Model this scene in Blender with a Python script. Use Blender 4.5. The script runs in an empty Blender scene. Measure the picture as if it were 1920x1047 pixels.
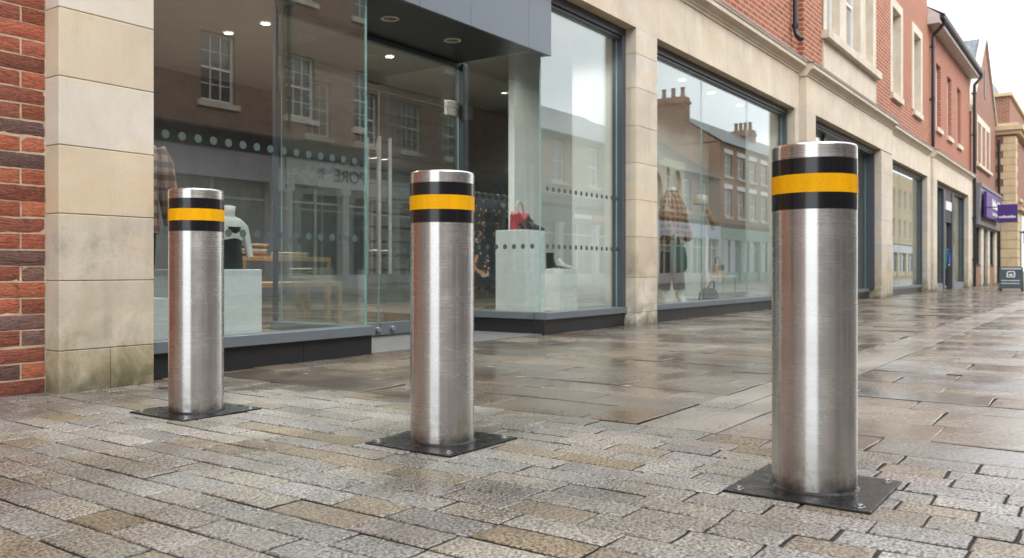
import bpy, bmesh, math, random
from mathutils import Vector, Matrix, noise
rnd = random.Random(7)
S = bpy.context.scene
COL = S.collection
H = 0.575

# ------------------------------------------------------------------ helpers
class MB:
    """collects faces (world coordinates) and links them as ONE mesh object"""
    def __init__(s):
        s.v = []; s.f = []; s.c = []; s.m = []; s.sm = []
        s.col = (1, 1, 1); s.mat = 0; s.smooth = False
    def face(s, pts, col=None, mat=None, smooth=None):
        n = len(s.v); s.v += [tuple(p) for p in pts]
        s.f.append(tuple(range(n, n + len(pts))))
        s.c.append(col or s.col); s.m.append(s.mat if mat is None else mat)
        s.sm.append(s.smooth if smooth is None else smooth)
    def mesh(s, verts, faces, col=None, mat=None, smooth=None):
        n = len(s.v); s.v += [tuple(p) for p in verts]
        for f in faces:
            s.f.append(tuple(i + n for i in f))
            s.c.append(col or s.col); s.m.append(s.mat if mat is None else mat)
            s.sm.append(s.smooth if smooth is None else smooth)
    def box(s, x0, x1, y0, y1, z0, z1, col=None, mat=None):
        v = [(x, y, z) for z in (z0, z1) for y in (y0, y1) for x in (x0, x1)]
        s.mesh(v, [(0, 2, 3, 1), (4, 5, 7, 6), (0, 1, 5, 4), (2, 6, 7, 3), (0, 4, 6, 2), (1, 3, 7, 5)], col, mat, False)
        return s
    def prism(s, poly, axis, a0, a1, col=None, mat=None):
        """poly of 2D points, extruded along axis: 'x' -> (y,z), 'y' -> (x,z), 'z' -> (x,y)"""
        def P(p, a):
            return {'x': (a, p[0], p[1]), 'y': (p[0], a, p[1]), 'z': (p[0], p[1], a)}[axis]
        n = len(poly)
        v = [P(p, a0) for p in poly] + [P(p, a1) for p in poly]
        fs = [tuple(range(n))[::-1], tuple(range(n, 2 * n))] + [(i, (i + 1) % n, n + (i + 1) % n, n + i) for i in range(n)]
        s.mesh(v, fs, col, mat, False)
        return s
    def rings(s, rings, cap=True, col=None, mat=None, smooth=True, flipcaps=False):
        n = len(rings[0]); v = [p for r in rings for p in r]; fs = []
        for k in range(len(rings) - 1):
            for i in range(n):
                j = (i + 1) % n
                fs.append((k * n + i, k * n + j, (k + 1) * n + j, (k + 1) * n + i))
        s.mesh(v, fs, col, mat, smooth)
        if cap:
            s.mesh(rings[0], [tuple(range(n))[::-1]], col, mat, False)
            s.mesh(rings[-1], [tuple(range(n))], col, mat, False)
        return s
    def lathe(s, prof, c=(0, 0, 0), n=48, cap=True, col=None, mat=None):
        return s.rings([[(c[0] + r * math.cos(2 * math.pi * i / n), c[1] + r * math.sin(2 * math.pi * i / n), c[2] + z)
                         for i in range(n)] for r, z in prof], cap, col, mat)
    def loft(s, secs, n=20, col=None, mat=None, cap=True):
        """secs: (cx, cy, cz, rx, ry)"""
        return s.rings([[(x + rx * math.cos(2 * math.pi * i / n), y + ry * math.sin(2 * math.pi * i / n), z)
                         for i in range(n)] for x, y, z, rx, ry in secs], cap, col, mat)
    def tube(s, path, rad, n=12, col=None, mat=None):
        path = [Vector(p) for p in path]
        rads = rad if isinstance(rad, (list, tuple)) else [rad] * len(path)
        rs = []
        up = None
        for k, p in enumerate(path):
            d = (path[min(k + 1, len(path) - 1)] - path[max(k - 1, 0)]).normalized()
            if up is None:
                up = Vector((0, 0, 1)) if abs(d.z) < .9 else Vector((1, 0, 0))
            a = d.cross(up).normalized(); b = a.cross(d).normalized(); up = b
            rs.append([tuple(p + (a * math.cos(2 * math.pi * i / n) + b * math.sin(2 * math.pi * i / n)) * rads[k]) for i in range(n)])
        return s.rings(rs, True, col, mat)
    def build(s, name, mats, parent=None, bevel=0, weld=False, seg=2, sub=0):
        if not isinstance(mats, (list, tuple)): mats = [mats]
        me = bpy.data.meshes.new(name)
        off = parent['_org'] if parent is not None and '_org' in parent else (0, 0, 0)
        vs = [(a - off[0], b - off[1], c - off[2]) for a, b, c in s.v]
        me.from_pydata(vs, [], s.f)
        for m in mats: me.materials.append(m)
        me.polygons.foreach_set('material_index', s.m)
        me.polygons.foreach_set('use_smooth', s.sm)
        ca = me.color_attributes.new('tint', 'FLOAT_COLOR', 'CORNER')
        uv = me.uv_layers.new(name='UVMap')
        me.update()
        cd = []; ud = []
        for p in me.polygons:
            c = s.c[p.index]; nx, ny, nz = (abs(q) for q in p.normal)
            for li in p.loop_indices:
                cd += [c[0], c[1], c[2], c[3] if len(c) > 3 else 1.0]
                x, y, z = s.v[me.loops[li].vertex_index]
                if nz > .75: ud += [x, y]
                elif nx > ny: ud += [y, z]
                else: ud += [x, z]
        ca.data.foreach_set('color', cd); uv.data.foreach_set('uv', ud)
        if weld:
            bm = bmesh.new(); bm.from_mesh(me); bmesh.ops.remove_doubles(bm, verts=bm.verts, dist=1e-5)
            bmesh.ops.recalc_face_normals(bm, faces=bm.faces); bm.to_mesh(me); bm.free()
        ob = bpy.data.objects.new(name, me); COL.objects.link(ob)
        if parent is not None:
            ob.parent = parent; ob['_org'] = off
        else:
            ob['_org'] = (0, 0, 0)
        if bevel:
            b = ob.modifiers.new('bevel', 'BEVEL'); b.width = bevel; b.segments = seg; b.limit_method = 'ANGLE'; b.angle_limit = .6
        if sub:
            b = ob.modifiers.new('sub', 'SUBSURF'); b.levels = sub; b.render_levels = sub
        return ob

def thing(name, label, cat, loc=(0, 0, 0), group=None):
    o = bpy.data.objects.new(name, None); COL.objects.link(o); o.location = loc
    o['_org'] = tuple(loc); o['label'] = label; o['category'] = cat
    o.empty_display_size = .1
    if group: o['group'] = group
    return o
def tag(o, label, cat, group=None):
    o['label'] = label; o['category'] = cat
    if group: o['group'] = group
    return o
def struct(o, kind='structure'):
    o['kind'] = kind; return o
def inst(name, me, loc, parent, rz=0, mods=None):
    """another object sharing mesh data, placed at world loc"""
    o = bpy.data.objects.new(name, me); COL.objects.link(o)
    off = parent['_org'] if parent is not None else (0, 0, 0)
    o.parent = parent
    o.location = (loc[0] - off[0], loc[1] - off[1], loc[2] - off[2]); o.rotation_euler = (0, 0, rz)
    o['_org'] = tuple(loc)
    return o
def copy_tree(o, parent=None):
    c = o.copy(); COL.objects.link(c)
    if parent is not None: c.parent = parent
    for ch in list(o.children): copy_tree(ch, c)
    return c

# ------------------------------------------------------------------ materials
class NT:
    def __init__(s, name):
        s.mat = bpy.data.materials.new(name); s.mat.use_nodes = True
        s.t = s.mat.node_tree; s.n = s.t.nodes
        s.b = s.n['Principled BSDF']; s.out = s.n['Material Output']
    def new(s, typ, **k):
        n = s.n.new(typ)
        for a, b in k.items():
            if a in n.inputs.keys() and not hasattr(n, a): n.inputs[a].default_value = b
            else: setattr(n, a, b)
        return n
    def l(s, a, b): s.t.links.new(a, b)
    def setv(s, n, **k):
        for a, b in k.items(): n.inputs[a.replace('_', ' ')].default_value = b
        return n
    def obj(s, scale=(1, 1, 1)):
        if not hasattr(s, 'tc'): s.tc = s.n.new('ShaderNodeTexCoord')
        if scale == (1, 1, 1): return s.tc.outputs['Object']
        m = s.n.new('ShaderNodeMapping'); m.inputs['Scale'].default_value = scale
        s.l(s.tc.outputs['Object'], m.inputs[0]); return m.outputs[0]
    def uv(s):
        if not hasattr(s, 'tc'): s.tc = s.n.new('ShaderNodeTexCoord')
        return s.tc.outputs['UV']
    def noise(s, vec, scale, detail=4, rough=.55, dist=0):
        n = s.n.new('ShaderNodeTexNoise'); s.l(vec, n.inputs['Vector'])
        n.inputs['Scale'].default_value = scale; n.inputs['Detail'].default_value = detail
        n.inputs['Roughness'].default_value = rough; n.inputs['Distortion'].default_value = dist
        return n.outputs['Fac']
    def ramp(s, fac, stops):
        r = s.n.new('ShaderNodeValToRGB'); s.l(fac, r.inputs[0])
        e = r.color_ramp.elements
        while len(e) < len(stops): e.new(.5)
        for el, (p, c) in zip(e, stops):
            el.position = p; el.color = (c, c, c, 1) if not isinstance(c, tuple) else (*c, 1)
        return r.outputs[0]
    def mix(s, a, b, fac, typ='MIX'):
        m = s.n.new('ShaderNodeMix'); m.data_type = 'RGBA'; m.blend_type = typ
        for sock, val in ((m.inputs[0], fac), (m.inputs[6], a), (m.inputs[7], b)):
            if isinstance(val, (int, float)): sock.default_value = val
            elif isinstance(val, tuple): sock.default_value = (*val, 1)
            else: s.l(val, sock)
        return m.outputs[2]
    def math(s, op, a, b=0, c=0):
        m = s.n.new('ShaderNodeMath'); m.operation = op
        for i, v in enumerate((a, b, c)):
            if isinstance(v, (int, float)): m.inputs[i].default_value = v
            else: s.l(v, m.inputs[i])
        return m.outputs[0]
    def attr(s, name='tint'):
        a = s.n.new('ShaderNodeAttribute'); a.attribute_name = name; return a.outputs['Color']
    def bump(s, h, strength=.3, dist=.01, prev=None):
        b = s.n.new('ShaderNodeBump'); b.inputs['Strength'].default_value = strength; b.inputs['Distance'].default_value = dist
        s.l(h, b.inputs['Height'])
        if prev is not None: s.l(prev, b.inputs['Normal'])
        return b.outputs[0]
    def set(s, **k):
        for a, v in k.items():
            i = s.b.inputs[{'color': 'Base Color', 'rough': 'Roughness', 'metal': 'Metallic', 'spec': 'Specular IOR Level', 'normal': 'Normal', 'coat': 'Coat Weight', 'coatr': 'Coat Roughness', 'ior': 'IOR', 'sheen': 'Sheen Weight'}[a]]
            if isinstance(v, (int, float)): i.default_value = v
            elif isinstance(v, tuple): i.default_value = (*v, 1)
            else: s.l(v, i)
        return s.mat

def plain(name, col, rough=.5, metal=0, spec=.5, var=.15, scale=6, bump=0, tint=False, bscale=None, rv=.03):
    m = NT(name)
    n = m.noise(m.obj(), scale, 5)
    c = m.mix(tuple(x * (1 - var) for x in col), tuple(min(1, x * (1 + var)) for x in col), m.ramp(n, [(.3, 0.), (.7, 1.)]))
    if tint: c = m.mix(c, m.attr(), 1., 'MULTIPLY')
    r = m.ramp(m.noise(m.obj(), scale * 3.1, 3), [(.3, max(0, rough - rv)), (.7, min(1, rough + rv))])
    kw = dict(color=c, rough=r, metal=metal, spec=spec)
    if bump: kw['normal'] = m.bump(m.noise(m.obj(), bscale or scale * 12, 6), bump, .004)
    return m.set(**kw)

def brick_mat(name, c1, c2, mortar, dark=.0, scale=1.0, bumpk=.6):
    m = NT(name)
    b = m.n.new('ShaderNodeTexBrick'); m.l(m.uv(), b.inputs['Vector'])
    b.inputs['Scale'].default_value = scale
    b.inputs['Brick Width'].default_value = .225; b.inputs['Row Height'].default_value = .075
    b.inputs['Mortar Size'].default_value = .0085; b.inputs['Mortar Smooth'].default_value = .15; b.inputs['Bias'].default_value = 0
    b.inputs['Color1'].default_value = (*c1, 1); b.inputs['Color2'].default_value = (*c2, 1); b.inputs['Mortar'].default_value = (*mortar, 1)
    n1 = m.noise(m.uv(), 1.1, 5, .6); n2 = m.noise(m.uv(), 55, 4)
    c = m.mix(b.outputs['Color'], (.10, .055, .045), m.ramp(m.noise(m.uv(), 9, 2), [(.60, 0.), (.70, .5 + dark)]))
    c = m.mix(c, b.inputs['Mortar'].default_value[:3], m.math('MULTIPLY', b.outputs['Fac'], .9))
    c = m.mix(c, (1.0, .93, .86), m.ramp(n1, [(.35, .0), (.75, .35)]), 'MULTIPLY')
    c = m.mix(c, m.ramp(n2, [(.2, .75), (.8, 1.15)]), 1., 'MULTIPLY')
    h = m.math('ADD', m.math('MULTIPLY', b.outputs['Fac'], -1), m.math('MULTIPLY', n2, .5))
    return m.set(color=c, rough=.85, spec=.3, normal=m.bump(h, bumpk, .008))

def stone_mat(name, col, moss=False, var=.12, courses=None):
    m = NT(name)
    a = m.attr()
    c = m.mix(tuple(x * .86 for x in col), tuple(min(1, x * 1.1) for x in col), m.ramp(m.noise(m.obj(), 2.2, 6, .6, .6), [(.3, 0.), (.7, 1.)]))
    c = m.mix(c, (col[0] * 1.02, col[1] * .86, col[2] * .66), m.ramp(m.noise(m.obj((1, 1, 2.5)), 1.6, 6, .65, 1.2), [(.48, 0.), (.72, .55)]))
    c = m.mix(c, m.ramp(m.noise(m.obj(), 160, 3, .7), [(.25, .84), (.75, 1.1)]), 1., 'MULTIPLY')
    # weather streaks and grime with a shape of their own
    c = m.mix(c, (.13, .115, .09), m.ramp(m.noise(m.obj((3.2, 3.2, .35)), 2.2, 7, .7, .1), [(.55, 0.), (.82, .30)]))
    c = m.mix(c, a, 1., 'MULTIPLY')
    if moss:
        geo = m.n.new('ShaderNodeNewGeometry'); sx = m.n.new('ShaderNodeSeparateXYZ'); m.l(geo.outputs['Position'], sx.inputs[0])
        zf = m.ramp(m.math('MULTIPLY', sx.outputs['Z'], 1.), [(.0, 1.), (.28, .55), (.60, .0)])
        k = m.math('MULTIPLY', zf, m.ramp(m.noise(m.obj(), 5.0, 7, .65, .4), [(.36, 0.), (.62, .9)]))
        c = m.mix(c, (.13, .125, .045), k)
        k2 = m.math('MULTIPLY', m.ramp(sx.outputs['Z'], [(.0, 1.), (.05, .6), (.11, 0.)]), m.ramp(m.noise(m.obj(), 14, 5), [(.3, .3), (.6, 1.)]))
        c = m.mix(c, (.06, .055, .03), m.math('MULTIPLY', k2, .8))
        g = m.math('MULTIPLY', m.ramp(sx.outputs['Z'], [(.46, 0.), (.54, 1.), (.72, 1.), (.86, 0.)]), m.ramp(m.noise(m.obj((1, 1, .8)), 4, 8, .75, .2), [(.48, 0.), (.74, .62)]))
        c = m.mix(c, (.12, .105, .09), g)
    h = m.math('ADD', m.noise(m.obj(), 90, 5, .7), m.math('MULTIPLY', m.noise(m.obj(), 9, 4), 1.5))
    return m.set(color=c, rough=.82, spec=.3, normal=m.bump(h, .22, .006))

def paving_mat(name, fleck, wetlo, wethi, rlo, rhi, bumpk, fscale, dark=.55):
    m = NT(name)
    p = m.obj()
    base = m.attr()
    fl = m.noise(p, fscale, 3, .7)
    c = m.mix(base, m.ramp(fl, [(.40, dark), (.5, 1.0), (.60, 1.0 + fleck)]), 1., 'MULTIPLY')
    c = m.mix(c, m.ramp(m.noise(p, 2.3, 6, .6, .5), [(.3, .78), (.7, 1.15)]), 1., 'MULTIPLY')
    c = m.mix(c, (.20, .135, .065), m.ramp(m.noise(p, 3.7, 5, .6, .8), [(.58, 0.), (.78, .28)]))
    wet = m.ramp(m.noise(p, 1.25, 6, .62, .4), [(wetlo, 0.), (wethi, 1.)])
    c = m.mix(c, m.mix(c, (.62, .60, .58), 1., 'MULTIPLY'), wet)
    fine = m.noise(p, fscale * .8, 4, .65)
    r = m.math('ADD', m.math('MULTIPLY', wet, rlo - rhi), rhi)
    at = [n for n in m.n if n.bl_idname == 'ShaderNodeAttribute'][0]
    r = m.math('ADD', r, m.math('MULTIPLY', m.math('SUBTRACT', fine, .5), .25))
    r = m.math('ADD', r, m.math('MULTIPLY', m.math('SUBTRACT', at.outputs['Alpha'], .5), .14))
    h = m.math('ADD', m.noise(p, fscale * .55, 5, .7), m.math('MULTIPLY', m.noise(p, 9, 4, .6), 1.2))
    inv = m.math('SUBTRACT', 1.0, m.math('MULTIPLY', wet, .55))
    b = m.n.new('ShaderNodeBump'); b.inputs['Distance'].default_value = .006
    m.l(m.math('MULTIPLY', inv, bumpk), b.inputs['Strength']); m.l(h, b.inputs['Height'])
    return m.set(color=c, rough=r, spec=.55, normal=b.outputs[0])

def glass_mat(name, tint, r0):
    m = NT(name); m.n.remove(m.b)
    g = m.n.new('ShaderNodeNewGeometry')
    d = m.n.new('ShaderNodeVectorMath'); d.operation = 'DOT_PRODUCT'
    m.l(g.outputs['Incoming'], d.inputs[0]); m.l(g.outputs['Normal'], d.inputs[1])
    c = m.math('ABSOLUTE', d.outputs['Value'])
    f = m.math('POWER', m.math('SUBTRACT', 1.0, c), 5)
    f = m.math('ADD', m.math('MULTIPLY', f, 1 - r0), r0)
    tr = m.n.new('ShaderNodeBsdfTransparent'); tr.inputs[0].default_value = (*tint, 1)
    gl = m.n.new('ShaderNodeBsdfGlossy'); gl.inputs['Roughness'].default_value = 0.0; gl.inputs[0].default_value = (.96, .99, .98, 1)
    mx = m.n.new('ShaderNodeMixShader'); m.l(f, mx.inputs[0]); m.l(tr.outputs[0], mx.inputs[1]); m.l(gl.outputs[0], mx.inputs[2])
    m.l(mx.outputs[0], m.out.inputs['Surface'])
    return m.mat

def steel_mat():
    m = NT('brushed_steel')
    p = m.obj()
    ring = m.noise(m.obj((5, 5, 900)), 1.0, 3, .6)            # brushing round the tube
    blot = m.noise(p, 7, 5, .6)
    c = m.mix((.62, .62, .605), (.73, .73, .715), m.ramp(ring, [(.25, 0.), (.75, 1.)]))
    c = m.mix(c, m.ramp(blot, [(.3, .88), (.7, 1.05)]), 1., 'MULTIPLY')
    spots = m.ramp(m.noise(p, 60, 2, .5), [(.70, 0.), (.76, .5)])
    c = m.mix(c, (.30, .27, .23), spots)
    drip = m.ramp(m.noise(m.obj((26, 26, .9)), 1.0, 5, .65), [(.56, 0.), (.72, .35)])      # dried run marks
    c = m.mix(c, (.40, .37, .33), drip)
    sp = m.n.new('ShaderNodeSeparateXYZ'); m.l(p, sp.inputs[0])
    foot = m.math('MULTIPLY', m.ramp(sp.outputs['Z'], [(.01, 1.), (.05, .45), (.16, 0.)]), m.ramp(m.noise(p, 34, 6, .7), [(.36, .1), (.62, .85)]))   # mud splashed up the foot
    c = m.mix(c, (.20, .165, .125), foot)
    r = m.math('ADD', m.math('MULTIPLY', ring, .09), .215)
    r = m.math('ADD', r, m.math('MULTIPLY', m.math('SUBTRACT', blot, .5), .15))
    t = m.n.new('ShaderNodeTangent'); t.direction_type = 'RADIAL'; t.axis = 'Z'
    m.l(t.outputs[0], m.b.inputs['Tangent'])
    m.b.inputs['Anisotropic'].default_value = .9; m.b.inputs['Anisotropic Rotation'].default_value = .25
    return m.set(color=c, rough=r, metal=1.0, normal=m.bump(ring, .005, .001))

M = {}
M['steel'] = steel_mat()
M['handle_steel'] = plain('satin_steel', (.60, .575, .54), .40, 1.0)
def tape(name, col, rough, cell):
    m = NT(name); 
    v = m.n.new('ShaderNodeTexVoronoi'); v.inputs['Scale'].default_value = 260; m.l(m.obj(), v.inputs['Vector'])
    c = m.mix(col, tuple(x * .72 for x in col), m.math('MULTIPLY', m.ramp(v.outputs['Distance'], [(.25, 0.), (.6, 1.)]), cell))
    c = m.mix(c, m.ramp(m.noise(m.obj((40, 40, 1)), 1, 4), [(.3, .92), (.7, 1.08)]), 1., 'MULTIPLY')
    return m.set(color=c, rough=rough, spec=.15 if rough > .5 else .5, coat=cell * .0 + (.0 if rough > .5 else .3), coatr=.1)
M['yellow_tape'] = tape('yellow_reflective_tape', (.97, .47, .003), .6, .45)
M['black_tape'] = tape('black_tape', (.010, .010, .012), .22, .2)
def plate_mat():
    m = NT('wet_black_plate'); p = m.obj()
    drops = m.ramp(m.noise(p, 85, 3, .6), [(.55, 0.), (.62, 1.)])
    c = m.mix((.008, .009, .010), (.022, .022, .022), m.ramp(m.noise(p, 30, 5), [(.4, 0.), (.8, 1.)]))
    return m.set(color=c, rough=m.ramp(m.noise(p, 20, 4), [(.35, .20), (.65, .38)]), spec=.35, normal=m.bump(drops, .35, .004))
M['plate'] = plate_mat()
M['bolt'] = plain('zinc_bolt', (.30, .30, .295), .45, 1.0, scale=80)
M['stone'] = stone_mat('buff_sandstone', (.65, .58, .475), moss=True)
M['stone_up'] = stone_mat('fascia_sandstone', (.67, .595, .485))
M['stone_far'] = stone_mat('yellow_sandstone', (.60, .48, .31))
M['brick'] = brick_mat('orange_red_brick', (.43, .135, .07), (.31, .088, .05), (.54, .43, .33))
M['brick_b'] = brick_mat('bright_red_brick', (.44, .135, .072), (.33, .095, .056), (.50, .40, .31))
M['brick_c'] = brick_mat('brown_red_brick', (.33, .14, .09), (.25, .10, .07), (.38, .31, .25), .2)
M['brick_opp'] = brick_mat('brown_brick', (.34, .205, .155), (.25, .15, .115), (.30, .24, .19), .25)
M['brick_opp2'] = brick_mat('dark_brown_brick', (.42, .21, .13), (.34, .165, .105), (.36, .29, .22), .1)
M['brick_tan'] = brick_mat('tan_brick', (.42, .27, .17), (.34, .21, .14), (.38, .32, .25), .1)
def nearbrick():
    m = NT('handmade_brick'); p = m.obj()
    c = m.mix(m.attr(), m.ramp(m.noise(p, 45, 6, .7), [(.25, .55), (.5, 1.), (.8, 1.3)]), 1., 'MULTIPLY')
    c = m.mix(c, (.08, .04, .035), m.ramp(m.noise(m.obj((1, 1, 2.2)), 11, 5, .65, 1.), [(.56, 0.), (.74, .75)]))
    c = m.mix(c, (.45, .30, .20), m.ramp(m.noise(p, 130, 3), [(.62, 0.), (.78, .5)]))
    h = m.math('ADD', m.noise(m.obj((1, 1, 1.6)), 38, 7, .72), m.math('MULTIPLY', m.noise(m.obj((.7, .7, 2.6)), 16, 4, .6, 1.5), 1.6))
    return m.set(color=c, rough=.82, spec=.3, normal=m.bump(h, .75, .011))
M['nearbrick'] = nearbrick()
M['mortar'] = plain('lime_mortar', (.50, .40, .28), .95, var=.3, scale=14, bump=.6)
M['frame'] = plain('grey_aluminium', (.058, .070, .084), .36, 0, .5, .06)
M['sill'] = plain('pale_grey_aluminium', (.145, .168, .188), .36, .1, .5, .06)
M['canopy'] = plain('blue_grey_panel', (.145, .175, .205), .36, 0.0, .5, .03, 1.5, rv=.01)
M['soffit'] = plain('black_soffit', (.022, .022, .024), .32, 0, .5, .05, rv=.01)
M['granite'] = plain('black_granite', (.020, .021, .023), .3, 0, .5, .45, 120)
M['glass'] = glass_mat('shop_glass', (.935, .97, .963), .125)
M['glass_edge'] = plain('glass_edge', (.30, .52, .50), .2)
M['silicone'] = plain('silicone_joint', (.05, .055, .06), .5)
M['dots'] = plain('frosted_dot', (.085, .115, .115), .9, 0, .1, var=.1, scale=150)
M['white_paint'] = plain('white_paint', (.78, .77, .75), .45, var=.04)
M['pane_dark'] = plain('sash_glass', (.05, .06, .065), .06, 0, .8, .3, 2)
M['pane_pale'] = plain('sash_glass_sky_pale', (.30, .32, .33), .08, 0, .8, .25, 2)  # sky reflection put into the paler pane colour
M['black_iron'] = plain('black_iron', (.014, .014, .016), .35)
M['lead'] = plain('lead_flashing', (.19, .195, .205), .55, .1, .5, .25, 5)
def slate(name, col):
    m = NT(name)
    b = m.n.new('ShaderNodeTexBrick'); m.l(m.uv(), b.inputs['Vector'])
    b.inputs['Brick Width'].default_value = .3; b.inputs['Row Height'].default_value = .22; b.inputs['Mortar Size'].default_value = .008; b.inputs['Scale'].default_value = 1
    b.inputs['Color1'].default_value = (*col, 1); b.inputs['Color2'].default_value = (*[x * .7 for x in col], 1); b.inputs['Mortar'].default_value = (*[x * .3 for x in col], 1)
    c = m.mix(b.outputs['Color'], m.ramp(m.noise(m.uv(), 2, 5), [(.3, .75), (.7, 1.2)]), 1., 'MULTIPLY')
    return m.set(color=c, rough=.42, spec=.5, normal=m.bump(m.math('MULTIPLY', b.outputs['Fac'], -1), .5, .02))
M['slate'] = slate('grey_slate', (.20, .215, .24))
M['slate_dk'] = slate('dark_slate', (.14, .135, .135))
M['sett'] = paving_mat('granite_sett', .75, .42, .62, .17, .46, .50, 120, .25)
M['flag'] = paving_mat('york_stone_flag', .12, .30, .60, .15, .42, .26, 70, .78)
M['joint'] = plain('joint_grit', (.045, .039, .029), .9, var=.5, scale=60, bump=.8)
M['ground'] = paving_mat('wet_stone_ground', .2, .40, .62, .12, .45, .4, 40, .7)
M['slab'] = plain('grey_entrance_slab', (.15, .15, .148), .38, 0, .5, .08, 9)
M['int_dark'] = plain('dark_shop_wall', (.155, .165, .165), .7)
M['int_white'] = plain('white_shop_wall', (.62, .65, .64), .6, var=.04)
M['int_ceil'] = plain('shop_ceiling', (.50, .50, .48), .8, var=.05)
M['int_floor'] = plain('shop_floor', (.20, .165, .13), .35, var=.3, scale=3)
M['plinth'] = plain('white_gloss_plinth', (.82, .85, .84), .28, 0, .5, .02)
M['oak'] = plain('oak', (.46, .30, .15), .5, var=.25, scale=8)
M['mannequin'] = plain('mannequin_ivory', (.72, .70, .63), .4, var=.05)
def cloth(name, c1, c2=None, c3=None, scale=20, kind='plain'):
    m = NT(name)
    if kind == 'check':
        w = m.n.new('ShaderNodeTexWave'); w.inputs['Scale'].default_value = scale; m.l(m.uv(), w.inputs['Vector']); w.bands_direction = 'X'
        w2 = m.n.new('ShaderNodeTexWave'); w2.inputs['Scale'].default_value = scale; m.l(m.uv(), w2.inputs['Vector']); w2.bands_direction = 'Y'
        c = m.mix(c1, c2, m.ramp(w.outputs['Fac'], [(.45, 0.), (.6, .8)]))
        c = m.mix(c, c3, m.ramp(w2.outputs['Fac'], [(.5, 0.), (.65, .7)]))
    elif kind == 'floral':
        c = m.mix(c1, c2, m.ramp(m.noise(m.obj(), scale, 3, .5, .6), [(.56, 0.), (.62, 1.)]))
        c = m.mix(c, c3, m.ramp(m.noise(m.obj(), scale * 1.7, 3, .5, .4), [(.62, 0.), (.68, 1.)]))
    else:
        c = m.mix(c1, tuple(x * .7 for x in c1), m.noise(m.obj(), scale, 4))
    return m.set(color=c, rough=.85, spec=.2, normal=m.bump(m.noise(m.obj((1, 1, .4)), 14, 4), .5, .02))
M['check'] = cloth('check_wool', (.46, .26, .15), (.10, .055, .04), (.44, .36, .29), 4.2, 'check')
M['tartan'] = cloth('tan_tartan', (.26, .16, .12), (.46, .34, .27), (.11, .07, .065), 4.0, 'check')
M['floral'] = cloth('dark_floral', (.016, .016, .022), (.42, .20, .10), (.35, .30, .26), 10, 'floral')
M['green_cloth'] = cloth('bottle_green', (.012, .085, .05))
M['brown_cloth'] = cloth('chocolate_brown', (.075, .038, .030))
M['navy_cloth'] = cloth('navy_cloth', (.018, .026, .040))
M['grey_cloth'] = cloth('sage_grey_knit', (.42, .44, .38))
M['cream_cloth'] = cloth('cream_knit', (.62, .56, .44))
M['white_cloth'] = cloth('white_cotton', (.76, .76, .72))
M['rust_cloth'] = cloth('rust_knit', (.30, .13, .07))
M['red_leather'] = plain('red_leather', (.42, .028, .04), .35)
M['black_leather'] = plain('black_leather', (.015, .014, .016), .35)
M['cream_panel'] = plain('cream_panel', (.70, .66, .56), .6, var=.03)
M['lime'] = plain('lime_green', (.50, .58, .16), .5)
M['purple'] = plain('purple_panel', (.058, .020, .19), .4, var=.05)
M['grey_fascia'] = plain('grey_violet_fascia', (.21, .20, .225), .5)
M['sign_white'] = plain('sign_white', (.75, .75, .75), .5, var=.03)
M['board'] = plain('dark_blue_board', (.035, .06, .075), .35)
M['skin'] = plain('skin', (.50, .30, .22), .55, var=.05)
M['hair'] = plain('dark_red_hair', (.085, .018, .014), .5, var=.3, scale=60)
M['mauve'] = plain('mauve_grey_fascia', (.34, .335, .375), .5, var=.06)
M['pale_grey'] = plain('pale_grey_fascia', (.52, .53, .53), .5, var=.06)
M['pale_blue'] = plain('pale_blue_fascia', (.50, .57, .72), .5, var=.05)
M['shop_green'] = plain('sage_shopfront', (.20, .31, .25), .5, var=.06)
M['dark_slate_paint'] = plain('dark_paint', (.04, .042, .048), .45)
M['orange'] = plain('orange_sign', (.60, .20, .06), .5)
M['letter_dark'] = plain('dark_letters', (.05, .06, .06), .4)
def emit(name, col, st):
    m = NT(name); m.b.inputs['Emission Color'].default_value = (*col, 1); m.b.inputs['Emission Strength'].default_value = st
    m.b.inputs['Base Color'].default_value = (.8, .8, .8, 1); return m.mat
M['lamp'] = emit('downlight_lens', (1.0, .94, .84), 8)
M['lamp_off'] = plain('downlight_ring', (.60, .56, .48), .35, .3)
M['lamp_in'] = plain('downlight_bowl', (.20, .18, .15), .25, .8, var=.5, scale=60)

def lamp_under(x, y, z, power, parent=None):
    l = bpy.data.lights.new('downlight_or_fill_lamp', 'SPOT'); l.energy = power; l.spot_size = math.radians(150); l.spot_blend = .5
    l.shadow_soft_size = .05; l.color = (1, .95, .87)
    o = bpy.data.objects.new('downlight_or_fill_lamp', l); COL.objects.link(o); o.location = (x, y, z); return o
# ------------------------------------------------------------------ camera, light, world
cam = bpy.data.cameras.new('camera'); co = bpy.data.objects.new('camera', cam); COL.objects.link(co); S.camera = co
cam.sensor_width = 36; cam.lens = 30.0; cam.shift_y = -16.5 / 1920; cam.clip_start = .05; cam.clip_end = 600
YAW = math.atan(1130 / 1600)
co.location = (0, 0, H)
co.rotation_euler = (math.pi / 2, 0, -(math.pi / 2 - YAW))
cam.dof.use_dof = True; cam.dof.focus_distance = 3.1; cam.dof.aperture_fstop = 5.6

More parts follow.
